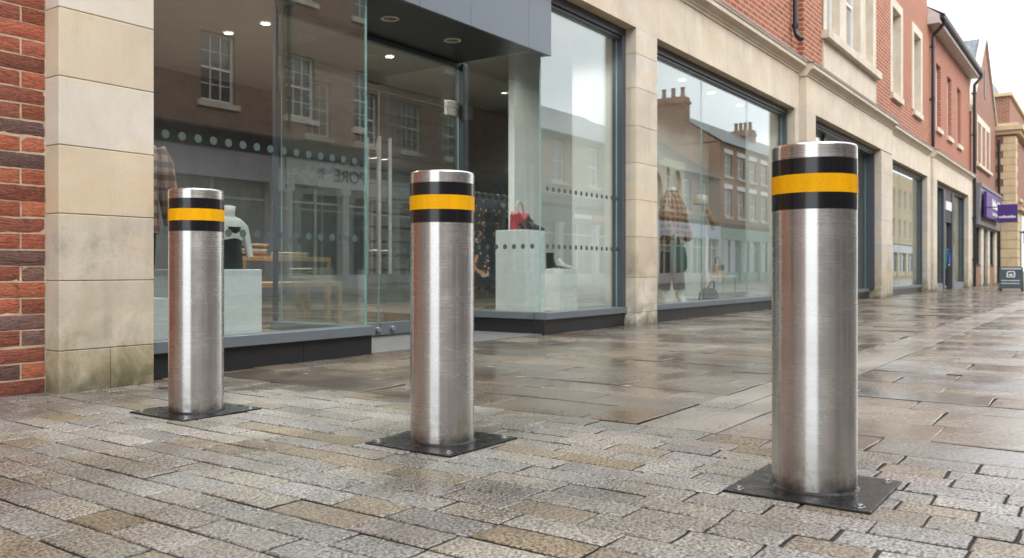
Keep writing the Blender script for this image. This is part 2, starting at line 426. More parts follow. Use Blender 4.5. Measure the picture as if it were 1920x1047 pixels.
SUN_EL, SUN_AZ = math.radians(47), math.radians(200)
w = bpy.data.worlds.new('World'); S.world = w; w.use_nodes = True
nt = w.node_tree; bg = nt.nodes['Background']
sky = nt.nodes.new('ShaderNodeTexSky'); sky.sky_type = 'NISHITA'; sky.sun_disc = False
sky.sun_elevation = SUN_EL; sky.sun_rotation = SUN_AZ; sky.dust_density = 6; sky.air_density = 1.2; sky.ozone_density = 1
hs = nt.nodes.new('ShaderNodeHueSaturation'); hs.inputs['Saturation'].default_value = .13
cl = nt.nodes.new('ShaderNodeMix'); cl.data_type = 'RGBA'          # thick even cloud over the clear sky
cl.inputs[0].default_value = .72; cl.inputs[7].default_value = (10.5, 10.9, 11.4, 1)
nt.links.new(sky.outputs[0], hs.inputs['Color']); nt.links.new(hs.outputs[0], cl.inputs[6]); nt.links.new(cl.outputs[2], bg.inputs['Color'])
bg.inputs['Strength'].default_value = .15
sun = bpy.data.lights.new('sun', 'SUN'); so = bpy.data.objects.new('sun', sun); COL.objects.link(so)
sun.energy = .85; sun.angle = math.radians(40); sun.color = (1, .98, .95)
# direction TO the sun: sky sun_rotation 0 is +Y, turning clockwise towards +X
sd = Vector((math.sin(SUN_AZ) * math.cos(SUN_EL), math.cos(SUN_AZ) * math.cos(SUN_EL), math.sin(SUN_EL)))
so.rotation_euler = (-sd).to_track_quat('-Z', 'Y').to_euler(); so.location = sd * 50
S.view_settings.view_transform = 'Standard'; S.view_settings.look = 'None'; S.view_settings.gamma = 1
S.view_settings.exposure = 0.8
S.render.engine = 'CYCLES'
S.cycles.use_denoising = True
S.cycles.max_bounces = 10; S.cycles.transparent_max_bounces = 24; S.cycles.glossy_bounces = 6; S.cycles.diffuse_bounces = 4
S.cycles.sample_clamp_indirect = 6; S.cycles.caustics_reflective = False; S.cycles.caustics_refractive = False

# ------------------------------------------------------------------ ground
g = MB(); g.face([(-60, -40, -.0055), (140, -40, -.0055), (140, 40, -.0055), (-60, 40, -.0055)])
struct(g.build('ground', M['joint']))

def stones(mb, x0, x1, rows_w, y0, y1, len_lo, len_hi, gap, tints, h=.0, edge=.006, jit=.003, tilt=.0012, skip=None, kr=(.84, 1.13)):
    x = x0
    while x < x1 - .02:
        wv = rnd.uniform(*rows_w); xe = min(x + wv, x1)
        if x1 - xe < rows_w[0] * .5: xe = x1
        y = y0 - rnd.uniform(0, len_hi)
        while y < y1:
            ln = rnd.uniform(len_lo, len_hi)
            ya, yb = max(y, y0), min(y + ln, y1)
            y += ln
            if yb - ya < .05: continue
            if skip and skip(x, xe, ya, yb): continue
            a0, a1, b0, b1 = x + gap / 2, xe - gap / 2, ya + gap / 2, yb - gap / 2
            j = lambda: rnd.uniform(-jit, jit)
            z = h + rnd.uniform(-tilt, tilt)
            cs = [(a0 + j(), b0 + j()), (a1 + j(), b0 + j()), (a1 + j(), b1 + j()), (a0 + j(), b1 + j())]
            zt = [z + rnd.uniform(-tilt, tilt) for _ in range(4)]
            cx, cy = (a0 + a1) / 2, (b0 + b1) / 2
            def inset(p, e):
                sx = e if p[0] < cx else -e; sy = e if p[1] < cy else -e
                return p[0] + sx, p[1] + sy
            # rounded, slightly wandering outline: 3 points per side
            def ringpts(e, dz):
                out = []
                q = [inset(p, e) for p in cs]
                for k in range(4):
                    p, r = q[k], q[(k + 1) % 4]; za, zb = zt[k] + dz, zt[(k + 1) % 4] + dz
                    for t in (0, .33, .67):
                        n = noise.noise(Vector((p[0] + (r[0] - p[0]) * t, p[1] + (r[1] - p[1]) * t, 3.1)) * 9) * jit * 1.6 if t else 0
                        nx, ny = (0, n) if k in (0, 2) else (n, 0)
                        out.append((p[0] + (r[0] - p[0]) * t + nx, p[1] + (r[1] - p[1]) * t + ny, za + (zb - za) * t))
                return out
            base = rnd.choice(tints); k = rnd.uniform(*kr)
            c = tuple(min(1, q * k * rnd.uniform(.985, 1.015)) for q in base) + (rnd.random(),)
            R = [ringpts(0, -.016), ringpts(0, -edge), ringpts(edge * .35, -edge * .3), ringpts(edge, 0)]
            mb.rings(R[:2], False, c, mat=1, smooth=True); mb.rings(R[1:], False, c, smooth=True)
            n = len(R[-1]); mb.mesh(R[-1], [tuple(range(n))], c, smooth=True)
        x = xe

sett_t = [(.300, .277, .240)] * 5 + [(.275, .265, .243)] * 4 + [(.285, .258, .215)] * 3 + [(.24, .19, .125), (.27, .225, .165), (.32, .295, .26), (.235, .225, .21)]
def under_plate(xa, xb, ya, yb):
    return False
s = MB(); stones(s, -1.3, 2.87, (.098, .122), -3.2, 4.13,   .16, .28, .0068, sett_t, edge=.003, jit=.0026, tilt=.0012)
struct(s.build('sett_pavement', [M['sett'], M['joint']]))
s = MB(); s.face([(-50, -8.0, -.001), (-1.31, -8.0, -.001), (-1.31, 4.13, -.001), (-50, 4.13, -.001)], (.30, .27, .23)); s.face([(-1.31, -8, -.001), (2.87, -8, -.001), (2.87, -3.2, -.001), (-1.31, -3.2, -.001)], (.30, .27, .23))
struct(s.build('rear_pavement', M['ground']))
flag_t = [(.285, .228, .165)] * 3 + [(.26, .215, .165)] * 3 + [(.31, .245, .175), (.27, .24, .195), (.24, .22, .19), (.295, .215, .14)]
f1 = MB(); stones(f1, 2.875, 46, (.27, .40), 1.46, 4.16, .42, .80, .007, [tuple(q * .74 for q in t_) for t_ in flag_t], edge=.0032, jit=.004, tilt=.0026, kr=(.74, 1.2))
struct(f1.build('flagstone_pavement', [M['flag'], M['joint']]))
f2 = MB(); stones(f2, 2.875, 46, (.25, .36), -4.0, 1.15, .40, .72, .007, [(q[0] * 1.10, q[1] * 1.22, q[2] * 1.40) for q in flag_t], edge=.0032, jit=.004, tilt=.0026, kr=(.80, 1.2))  # sky sheen put into the colour: tints made paler and greyer
f2.face([(2.875, -8, -.001), (129, -8, -.001), (129, -4.0, -.001), (2.875, -4.0, -.001)], (.24, .19, .14))
f2.face([(46, -4, -.001), (129, -4, -.001), (129, 4.1, -.001), (46, 4.1, -.001)], (.24, .19, .14))
struct(f2.build('road', [M['flag'], M['joint']]))
def strip_stones():
    mb = MB(); x = 2.875
    while x < 46:
        ln = rnd.uniform(.5, .9)
        t = rnd.choice([(.36, .33, .29), (.33, .30, .26), (.39, .35, .30)])
        for (ya, yb) in ((1.155, 1.30), (1.306, 1.455)):
            z = rnd.uniform(-.003, .0)
            mb.box(x + .004, x + ln - .004, ya, yb, -.02, z, t)
        x += ln
    return mb.build('drainage_channel', M['flag'], bevel=.004)
struct(strip_stones())
e = MB(); e.box(4.20, 6.36, 4.165, 5.16, -.02, .006); e.box(4.20, 6.36, 5.165, 5.4, -.02, .02)
struct(e.build('entrance_floor', M['slab']))

# ------------------------------------------------------------------ bollards
def make_bollard():
    t = thing('bollard', '', 'bollard', (0, 0, 0), 'stainless steel bollards across the street')
    R = .107
    p = MB(); p.lathe([(R, 0.004), (R, .862)], n=96); p.build('post', M['steel'], t)
    c = MB(); c.lathe([(R + .0004, .8625), (R + .0004, .8955)], n=96, cap=False); c.lathe([(R + .0004, .8955), (R - .0008, .8985), (R - .0035, .9005)], n=96, cap=False); c.lathe([(R - .0035, .9005), (R - .010, .9018), (R * .6, .9048), (R * .25, .906), (.001, .9062)], n=96, cap=False)
    c.build('cap', M['steel'], t)
    for n, z0, z1, dr, m in (('black_band', .8205, .8615, .0008, 'black_tape'), ('yellow_band', .7735, .8205, .0016, 'yellow_tape'), ('black_band', .731, .7735, .0008, 'black_tape')):
        b = MB(); b.lathe([(R + dr, z0), (R + dr, z1)], n=96, cap=False); b.lathe([(R - .001, z0), (R + dr, z0)], n=96, cap=False); b.lathe([(R + dr, z1), (R - .001, z1)], n=96, cap=False); b.build(n, M[m], t)
    q = MB(); q.box(-.182, .182, -.182, .182, -.004, .006); pl = q.build('base_plate', M['plate'], t, bevel=.002)
    w_ = MB(); w_.lathe([(R + .006, .0062), (R + .004, .008), (R, .012)], n=64, cap=False); w_.build('seal', M['plate'], pl)
    for sx in (-1, 1):
        for sy in (-1, 1):
            b = MB(); b.lathe([(.013, .006), (.013, .008), (.009, .0083)], (sx * .15, sy * .15, 0), 16, cap=False); b.lathe([(.0085, .008), (.0085, .0125), (.007, .0135), (.0005, .0137)], (sx * .15, sy * .15, 0), 6); b.build('bolt', M['bolt'], pl)
    return t
bl = make_bollard()
labels = ['steel bollard farthest left, before the sandstone pillar by the brick wall', 'middle steel bollard, standing before the recessed glass doors', 'nearest and largest steel bollard, standing alone on the right']
for i, (x, y) in enumerate(((2.101, 3.06), (2.206, 1.845), (2.306, .65))):
    o = bl if i == 0 else copy_tree(bl)
    o.location = (x, y, 0); o['label'] = labels[i]; o.rotation_euler = (0, 0, rnd.choice([0, math.pi / 2]))

# ------------------------------------------------------------------ building helpers
def wall(mb, x0, x1, z0, z1, y, holes, depth, d=-1, col=None, mat=None):
    """vertical wall sheet at y facing d, with rectangular holes (hx0,hx1,hz0,hz1) and their reveals"""
    xs = sorted({x0, x1} | {v for h in holes for v in h[:2]}); zs = sorted({z0, z1} | {v for h in holes for v in h[2:]})
    for i in range(len(xs) - 1):
        for k in range(len(zs) - 1):
            a, b, c, e_ = xs[i], xs[i + 1], zs[k], zs[k + 1]
            if a < x0 - 1e-6 or b > x1 + 1e-6: continue
            mx, mz = (a + b) / 2, (c + e_) / 2
            if any(h[0] < mx < h[1] and h[2] < mz < h[3] for h in holes): continue
            q = [(a, y, c), (b, y, c), (b, y, e_), (a, y, e_)]
            mb.face(q if d < 0 else q[::-1], col, mat)
    yi = y - d * depth
    for a, b, c, e_ in holes:
        for q in ([(a, y, c), (a, y, e_), (a, yi, e_), (a, yi, c)], [(b, y, c), (b, yi, c), (b, yi, e_), (b, y, e_)],
                  [(a, y, c), (a, yi, c), (b, yi, c), (b, y, c)], [(a, y, e_), (b, y, e_), (b, yi, e_), (a, yi, e_)]):
            mb.face(q if d < 0 else q[::-1], col, mat)

_sash = {}
def sash_meshes(w_, h, cols, rows, pale):
    """frame/pane meshes for a sash window, bottom centre at the origin, outer face towards -Y"""
    k = (round(w_, 3), round(h, 3), cols, rows, pale)
    if k in _sash: return _sash[k]
    fr = MB(); t = .055; hw = w_ / 2
    fr.box(-hw, -hw + t, 0, .06, 0, h); fr.box(hw - t, hw, 0, .06, 0, h)
    fr.box(-hw + t, hw - t, 0, .06, 0, t * 1.4); fr.box(-hw + t, hw - t, 0, .06, h - t, h)
    fr.box(-hw + t, hw - t, .005, .055, h / 2 - .025, h / 2 + .025)
    for i in range(1, cols):
        x = -hw + t + (w_ - 2 * t) * i / cols; fr.box(x - .011, x + .011, .012, .05, t * 1.4, h / 2 - .025); fr.box(x - .011, x + .011, .012, .05, h / 2 + .025, h - t)
    for lo, hi in ((t * 1.4, h / 2 - .025), (h / 2 + .025, h - t)):
        for r in range(1, rows):
            z = lo + (hi - lo) * r / rows; fr.box(-hw + t, hw - t, .014, .048, z - .01, z + .01)
    pn = MB(); pn.box(-hw + .02, hw - .02, .034, .040, .02, h - .02)
    a = fr.build('window', M['white_paint']); b = pn.build('pane', M['pane_pale' if pale else 'pane_dark'])
    r = (a.data, b.data)
    bpy.data.objects.remove(a); bpy.data.objects.remove(b)
    _sash[k] = r; return r
def sash(parent, x, z, w_, h, y, d=-1, cols=3, rows=2, pale=False, recess=.09, sill=None, lintel=None, surround=None, sm=None):
    a, b = sash_meshes(w_, h, cols, rows, pale)
    rz = 0 if d < 0 else math.pi
    wn = inst('window', a, (x, y - d * recess, z), parent, rz)
    p = bpy.data.objects.new('pane', b); COL.objects.link(p); p.parent = wn
    def piece(nm, boxes, m, bev=.006):
        q = MB()
        for bx in boxes: q.box(*bx)
        o = q.build(nm, m, parent, bevel=bev)
        o.parent = wn; o.matrix_parent_inverse = (Matrix.Translation(wn.location) @ Matrix.Rotation(rz, 4, 'Z')).inverted()
    hw = w_ / 2
    def yy(p0, p1):   # proud amounts -> y range
        return tuple(sorted((y + d * p0, y - d * p1)))
    if sill: piece('sill', [(x - hw - .1, x + hw + .1, *yy(.07, recess), z - .13, z - .002)], sill)
    if lintel: piece('lintel', [(x - hw - .12, x + hw + .12, *yy(.012, .05), z + h + .002, z + h + .24)], lintel)
    if surround:
        s_ = surround; b0, b1 = yy(.025, recess - .005)
        piece('surround', [(x - hw - s_, x - hw, b0, b1, z - .0, z + h + s_), (x + hw, x + hw + s_, b0, b1, z - .0, z + h + s_), (x - hw, x + hw, b0, b1, z + h, z + h + s_)], sm, .005)
    return wn

def block_pillar(parent, x0, x1, y0, y1, zs, name='pillar', mid=True, m=None, tones=None):
    """ashlar pillar of chamfered blocks, one mesh"""
    mb = MB()
    for k in range(len(zs) - 1):
        t = rnd.uniform(.94, 1.06); tw = rnd.uniform(-.13, .09)
        if tones: t, tw = tones[k % len(tones)]
        c = (t, t - .35 * tw, t - tw)
        if k == 0 and mid and x1 - x0 > .42:
            xm = (x0 + x1) / 2 + .01
            mb.box(x0, xm - .0012, y0, y1, zs[k] , zs[k + 1] - .0015, c); mb.box(xm + .0012, x1, y0, y1, zs[k], zs[k + 1] - .0015, tuple(q * .95 for q in c))
        else:
            mb.box(x0, x1, y0, y1, zs[k] + .0015, zs[k + 1] - .0015, c)
    mb.box(x0 + .006, x1 - .006, y0 + .006, y1 - .004, zs[0], zs[-1] - .004, (.5, .45, .38))
    return mb.build(name, m or M['stone'], parent, bevel=.0035)

def pane(parent, name, x0, x1, y0, y1, z0, z1, edges=True):
    mb = MB(); mb.box(x0, x1, y0, y1, z0, z1)
    thin_y = (y1 - y0) < (x1 - x0)
    for i in range(6):   # 0 bottom,1 top,2 -Y,3 +Y,4 -X,5 +X
        mb.m[i] = 0 if (i in ((2, 3) if thin_y else (4, 5))) else 1
    return mb.build(name, [M['glass'], M['glass_edge']], parent)
_dots = {}
def dot_row(parent, along, a0, a1, fixed, zs, r=.0235, step=.1, out=-1):
    n = 20
    for z in zs:
        k = a0
        while k <= a1:
            c = (k, fixed, z) if along == 'x' else (fixed, k, z)
            if (along, r) not in _dots:
                mb = MB(); mb.face([(r * math.cos(2 * math.pi * i / n), 0, r * math.sin(2 * math.pi * i / n)) if along == 'x' else (0, r * math.cos(2 * math.pi * i / n), r * math.sin(2 * math.pi * i / n)) for i in range(n)])
                o = mb.build('frosted_dot', M['dots']); _dots[(along, r)] = o.data; bpy.data.objects.remove(o)
            inst('frosted_dot', _dots[(along, r)], c, parent); k += step

# ------------------------------------------------------------------ neighbouring brick building (far left)
nb = thing('brick_building', 'red brick building at the far left edge, beside the first sandstone pillar', 'building', (-14, 4.12, 0))
mb = MB()
z = .0; row = 0
bt = [(.40, .12, .068)] * 4 + [(.35, .105, .062)] * 3 + [(.30, .10, .065)] * 2 + [(.22, .12, .095), (.19, .11, .095), (.48, .16, .085), (.43, .14, .085), (.38, .12, .075)]
while z < 3.2:
    x = 2.015; k = 0
    first = [.215, .1025, .155][row % 3] if row % 2 else .215
    while x > .9:
        ln = (.1025 if (row % 2 and k % 2 == 0) else .215)
        xa, xb = x - ln, x
        nx, nz = max(3, int(ln / .024)), 4
        c = rnd.choice(bt); kk = rnd.uniform(.75, 1.3); c = tuple(q * kk * .86 for q in c)
        jy = rnd.uniform(-.003, .001); grid = []
        jz0, jz1 = rnd.uniform(-.002, .002), rnd.uniform(-.002, .002)
        for b_ in range(nz + 1):
            for a_ in range(nx + 1):
                px = xa + ln * a_ / nx; pz = z + jz0 + (.0665 + jz1) * b_ / nz
                edge = (a_ in (0, nx)) or (b_ in (0, nz))
                d_ = noise.noise(Vector((px * 22, pz * 34, row * 1.7))) * .0018 + noise.noise(Vector((px * 60, pz * 80, row * 3.7))) * .0010
                if edge: px += noise.noise(Vector((px * 50, pz * 50, 9))) * .0018; pz += noise.noise(Vector((px * 50, pz * 50, 4))) * .0018
                grid.append((px, 4.118 + jy + d_ + (.0035 if edge else 0), pz))
        fs = [(j * (nx + 1) + i, j * (nx + 1) + i + 1, (j + 1) * (nx + 1) + i + 1, (j + 1) * (nx + 1) + i) for j in range(nz) for i in range(nx)]
        mb.mesh(grid, fs, c, smooth=True)
        # return edges of the brick down to the mortar bed
        per = [i for i in range(nx + 1)] + [(j + 1) * (nx + 1) - 1 for j in range(1, nz + 1)] + [nz * (nx + 1) + i for i in range(nx - 1, -1, -1)] + [j * (nx + 1) for j in range(nz - 1, 0, -1)]
        R0 = [grid[i] for i in per]; R1 = [(p[0], 4.14, p[2]) for p in R0]
        mb.rings([R1, R0], False, c, smooth=False)
        x = xa - .010; k += 1
    z += .075; row += 1
mb.build('brick_facing', M['nearbrick'], nb)
mb = MB(); mb.face([(.88, 4.1225, 0), (2.04, 4.1225, 0), (2.04, 4.1225, 3.225), (.88, 4.1225, 3.225)])
mb.build('mortar_bed', M['mortar'], nb)
mb = MB()
hol = [(-13.5 + 2.9 * i, -12.5 + 2.9 * i, 4.3, 5.9) for i in range(5)] + [(-14.4 + 3.6 * i, -11.6 + 3.6 * i, .45, 2.7) for i in range(4)]
wall(mb, -30, .88, 0, 3.225, 4.125, [h for h in hol if h[2] < 3], .15)
wall(mb, -30, 2.02, 3.225, 8.6, 4.125, [h for h in hol if h[2] > 3], .15)
mb.face([(-30, 4.125, 8.6), (2.02, 4.125, 8.6), (2.02, 14, 8.6), (-30, 14, 8.6)])
mb.build('wall', M['brick_c'], nb)
for h in hol:
    if h[2] > 3: sash(nb, (h[0] + h[1]) / 2, h[2], 1.0, 1.6, 4.125, -1, 3, 2, sill=M['stone_up'], lintel=M['stone_up'])
    else:  # unseen shop windows, added to darken what the bollards reflect
        q = MB(); q.box(h[0], h[0] + .08, 4.15, 4.25, h[2], h[3]); q.box(h[1] - .08, h[1], 4.15, 4.25, h[2], h[3]); q.box(h[0] + .08, h[1] - .08, 4.15, 4.25, h[3] - .08, h[3]); q.box(h[0] + .08, h[1] - .08, 4.15, 4.25, h[2], h[2] + .08)
        wo = q.build('shop_window', M['dark_slate_paint'], nb)
        q = MB(); q.box(h[0] + .08, h[1] - .08, 4.20, 4.21, h[2] + .08, h[3] - .08); q.build('pane', M['pane_dark'], wo)

# ------------------------------------------------------------------ main shop building
sb = thing('shop_building', 'long red brick building over tall sandstone shop windows and glass doors', 'building', (2.02, 4.0, 0))
YG = 4.18
zs_p = [-.01, .198, .525, .84, 1.16, 1.48, 1.80, 2.12, 2.44, 2.76, 3.06]
block_pillar(sb, 2.02, 2.50, 4.0, 4.30, zs_p, tones=[(.86, .12), (.95, .03), (.94, .01), (1.0, .15), (1.03, -.07), (.98, .12), (1.06, -.08), (1, .1), (1.02, -.03), (1, 0)])
block_pillar(sb, 7.87, 8.36, 4.0, 4.30, [-.01, .14, .50, .92, 1.30, 1.68, 2.06, 2.45, 2.80, 3.06])
block_pillar(sb, 13.19, 13.405, 4.0, 4.30, [-.01, .16, .55, .95, 1.35, 1.75, 2.15, 2.55, 3.06])
block_pillar(sb, 13.41, 13.90, 3.89, 4.30, [-.01, .16, .60, 1.1, 1.6, 2.1, 2.58, 3.05])
block_pillar(sb, 18.60, 19.66, 3.89, 4.30, [-.01, .16, .60, 1.1, 1.6, 2.1, 2.58, 3.03])
block_pillar(sb, 24.50, 24.98, 4.0, 4.30, [-.01, .16, .60, 1.1, 1.6, 2.1, 2.58, 3.03])
# fascia stones
def fascia(parent, x0, x1, y0, z0, z1, step=.9, name='fascia', m=None):
    mb = MB(); x = x0
    while x < x1 - .01:
        xe = min(x + step * rnd.uniform(.85, 1.15), x1)
        if x1 - xe < .3: xe = x1
        t = rnd.uniform(.95, 1.05); mb.box(x + .0008, xe - .0008, y0, 4.32, z0, z1, (t, t, t * rnd.uniform(.97, 1.02))); x = xe
    mb.box(x0 + .004, x1 - .004, y0 + .005, 4.318, z0 + .004, z1 - .004, (.6, .56, .5))
    return mb.build(name, m or M['stone_up'], parent, bevel=.0015)
fascia(sb, 2.02, 13.405, 4.002, 3.06, 3.62)
fascia(sb, 13.41, 19.66, 3.892, 3.05, 3.58)
fascia(sb, 19.665, 24.98, 4.002, 3.03, 3.58)
def cornice(parent, x0, x1, y, zb, lead=True):
    pr = [(y + .30, zb), (y - .012, zb), (y - .020, zb + .03), (y - .035, zb + .035), (y - .045, zb + .06), (y - .075, zb + .085), (y - .105, zb + .095), (y - .115, zb + .10), (y - .115, zb + .155), (y - .13, zb + .16), (y - .13, zb + .185), (y + .30, zb + .235)]
    mb = MB(); mb.prism(pr, 'x', x0, x1)
    c = mb.build('cornice', M['stone_up'], parent)
    l = MB(); l.prism([(y + .05, zb + .2), (y - .136, zb + .178), (y - .136, zb + .192), (y - .13, zb + .198), (y + .05, zb + .225), (y + .05, zb + .205)], 'x', x0 - .01, x1 + .01)
    l.build('lead_flashing', M['lead'], c)
cornice(sb, 2.02, 13.40, 4.0, 3.622); cornice(sb, 13.385, 19.68, 3.89, 3.585); cornice(sb, 19.69, 24.66, 4.0, 3.585)
# first floor brick
SINGLES = [(10.9, 'a'), (20.72, 'b'), (23.18, 'c'), (8.0, 'd'), (5.1, 'e')]
WW, WH, WZ = .92, 1.92, 4.50
mb = MB()
wall(mb, 2.02, 13.40, 3.70, 8.6, 4.03, [(x - .66, x + .66, WZ - .02, WZ + WH + .2) for x, q in SINGLES if x < 13], .02)
wall(mb, 13.40, 19.66, 3.70, 8.6, 3.93, [(14.40, 18.18, 3.79, 6.85)], .02)
wall(mb, 19.66, 24.66, 3.70, 8.6, 4.03, [(x - .66, x + .66, WZ - .02, WZ + WH + .2) for x, q in SINGLES if x > 13], .02)
mb.face([(13.40, 4.03, 3.70), (13.40, 3.93, 3.70), (13.40, 3.93, 8.6), (13.40, 4.03, 8.6)])
mb.face([(19.66, 3.93, 3.70), (19.66, 4.03, 3.70), (19.66, 4.03, 8.6), (19.66, 3.93, 8.6)])
mb.face([(24.66, 4.03, 3.70), (24.66, 12, 3.70), (24.66, 12, 8.6), (24.66, 4.03, 8.6)])
mb.face([(2.02, 4.03, 8.6), (13.40, 4.03, 8.6), (13.4, 3.93, 8.6), (19.66, 3.93, 8.6), (19.66, 4.03, 8.6), (24.66, 4.03, 8.6), (24.66, 12, 8.6), (2.02, 12, 8.6)])
mb.build('brick_wall', M['brick'], sb)
for x, q in SINGLES:
    wn = sash(sb, x, WZ, WW, WH, 4.03, -1, 2, 1, pale=True, recess=.17, sill=M['stone_up'], surround=.2, sm=M['stone_up'])
# tripartite stone window
tw = MB(); y0 = 3.905
tri = [(14.62, 15.42), (15.86, 16.90), (17.30, 17.92)]
wall(tw, 14.40, 18.18, 4.52, 6.85, y0, [(a, b, 4.525, 6.5) for a, b in tri], .2)
tw.box(14.36, 18.22, 3.80, 4.1, 4.38, 4.515); tw.box(14.402, 18.178, 3.90, 4.1, 3.79, 4.378)
tw.build('stone_window_bay', M['stone_up'], sb)
for a, b in tri: sash(sb, (a + b) / 2, 4.53, b - a - .01, 1.96, y0, -1, 2, 1, pale=True, recess=.14)
def downpipe(parent, x, y, ztop, zbot, shoe=True, r=.04, swan=None):
    mb = MB(); p = []
    if swan: p += [(x + swan[0], y + swan[1], ztop + swan[2]), (x + swan[0], y + swan[1], ztop + swan[2] * .72), (x, y, ztop + swan[2] * .15)]
    p += [(x, y, ztop), (x, y, zbot + .16)]
    p += [(x, y - .02, zbot + .09), (x - .03, y - .10, zbot)] if shoe else [(x, y, zbot)]
    mb.tube(p, r, 12)
    k = ztop - .25
    while k > zbot + .3:
        mb.lathe([(r + .012, k), (r + .012, k + .07)], (x, y, 0), 12); mb.box(x - .075, x + .075, y, y + .09, k + .02, k + .045); k -= 1.4
    if shoe: mb.lathe([(r + .012, zbot + .2), (r + .012, zbot + .26)], (x, y, 0), 12)
    return mb.build('downpipe', M['black_iron'], parent)
downpipe(sb, 13.05, 3.955, 8.5, 4.05)

# --- shop windows, ground floor
def shop_window(parent, x0, x1, ztop, joints=(), front=4.12, left_frame=True, right_frame=True, sill_x1=None):
    """framed glass between x0 and x1"""
    fr = MB(); t = .075
    sx1 = sill_x1 or x1
    xa = x0 + (t if left_frame else 0); xb = x1 - (t if right_frame else 0)
    if left_frame: fr.box(x0, xa, front, 4.24, .2, ztop)
    if right_frame: fr.box(xb, x1, front, 4.24, .2, ztop)
    fr.box(xa, xb, front, 4.24, ztop - .085, ztop); fr.box(xa, xb, front + .022, 4.23, ztop - .115, ztop - .0855)
    w_ = fr.build('shop_window', M['frame'], parent, bevel=.003)
    p = MB(); cuts = [xa] + list(joints) + [xb]
    for a, b in zip(cuts[:-1], cuts[1:]):
        pane(w_, 'pane', a + .003, b - .003, YG, YG + .012, .2, ztop - .1155)
    for j in joints:
        q = MB(); q.box(j - .0028, j + .0028, YG + .001, YG + .011, .2, ztop - .12); q.build('joint', M['silicone'], w_)
    si = MB(); si.box(x0, sx1, 4.105, 4.25, .135, .198); si.build('sill', M['sill'], w_, bevel=.003)
    pl = MB(); xx = x0
    while xx < sx1 - .01:
        xe = min(xx + 1.1, sx1); xe = sx1 if sx1 - xe < .3 else xe
        pl.box(xx + .0015, xe - .0015, 4.135, 4.25, -.01, .134); xx = xe
    pl.build('plinth', M['granite'], w_, bevel=.002)
    return w_
wl = shop_window(sb, 2.50, 4.20, 3.06, right_frame=False)
dot_row(wl, 'x', 2.58, 4.12, YG - .0012, (1.31, .79))
w1 = shop_window(sb, 6.36, 7.87, 3.06, left_frame=False)
dot_row(w1, 'x', 6.47, 7.80, YG - .0012, (1.31, .79))
w2 = shop_window(sb, 8.36, 13.19, 3.06, joints=(10.0, 11.6))
w3 = shop_window(sb, 13.90, 18.60, 3.05, joints=(15.35,), front=4.02)
w4 = shop_window(sb, 19.66, 24.50, 3.03, joints=(21.9,))
q = MB(); q.box(15.31, 15.39, 4.14, YG - .002, .2, 2.93); q.build('mullion', M['frame'], w3)
# --- recessed entrance
en = MB()
en.box(6.36, 6.44, 5.06, 5.16, .0, 2.54); en.box(4.172, 4.20, 5.10, 5.136, .0, 2.54)
en.box(4.20, 6.36, 5.09, 5.15, 2.50, 2.54)
ent = en.build('entrance_frame', M['frame'], sb, bevel=.003)
for x0, x1, sgn in ((4.188, 4.20, -1), (6.36, 6.372, 1)):
    pn = pane(ent, 'return_pane', x0, x1, YG + .012, 5.06, .2, 2.54)
for a, b in ((4.09, 4.24), (6.34, 6.47)):
    rt = MB(); rt.box(a, b, 4.252, 5.06, .135, .198); rt.build('return_sill', M['sill'], ent, bevel=.003)
for a, b in ((4.11, 4.21), (6.36, 6.46)):
    rt = MB(); rt.box(a, b, 4.252, 5.06, -.01, .134); rt.build('return_plinth', M['granite'], ent, bevel=.002)
dot_row(ent, 'y', 4.27, 5.02, 6.3588, (.79,)); dot_row(ent, 'y', 4.27, 5.02, 4.2012, (1.31, .79))
pane(ent, 'over_panel', 4.203, 6.357, 5.112, 5.124, 2.105, 2.498)
for xa, xb, hx, hinge in ((4.203, 5.277, 5.215, 4.30), (5.283, 6.357, 5.345, 6.26)):
    fr = MB(); fr.box(xa, xb, 5.10, 5.136, .022, .128)
    dr = fr.build('glass_door', M['sill'], sb, bevel=.003)
    pane(dr, 'door_pane', xa, xb, 5.112, 5.124, .1285, 2.10)
    hd = MB()
    for yy_ in (5.048, 5.188):
        hd.tube([(hx, yy_, .545), (hx, yy_, 1.70)], .0155, 14)
    for zz in (.74, 1.52):
        hd.tube([(hx, 5.048, zz), (hx, 5.188, zz)], .007, 10)
    hd.build('handle', M['handle_steel'], dr)
    hg = MB(); hg.box(hinge - .085, hinge + .085, 5.098, 5.138, 2.035, 2.0995); hg.box(hinge - .085, hinge + .085, 5.098, 5.138, 2.107, 2.17)
    hg.build('hinge', M['handle_steel'], dr, bevel=.003)
    kn = MB()
    for kx in (xa + .1 if hinge < 5 else xa + .08, ):
        kn.tube([(5.24 if hinge < 5 else 5.42, 5.10, .075), (5.24 if hinge < 5 else 5.42, 5.07, .075)], .022, 16)
    kn.build('lock', M['handle_steel'], dr)
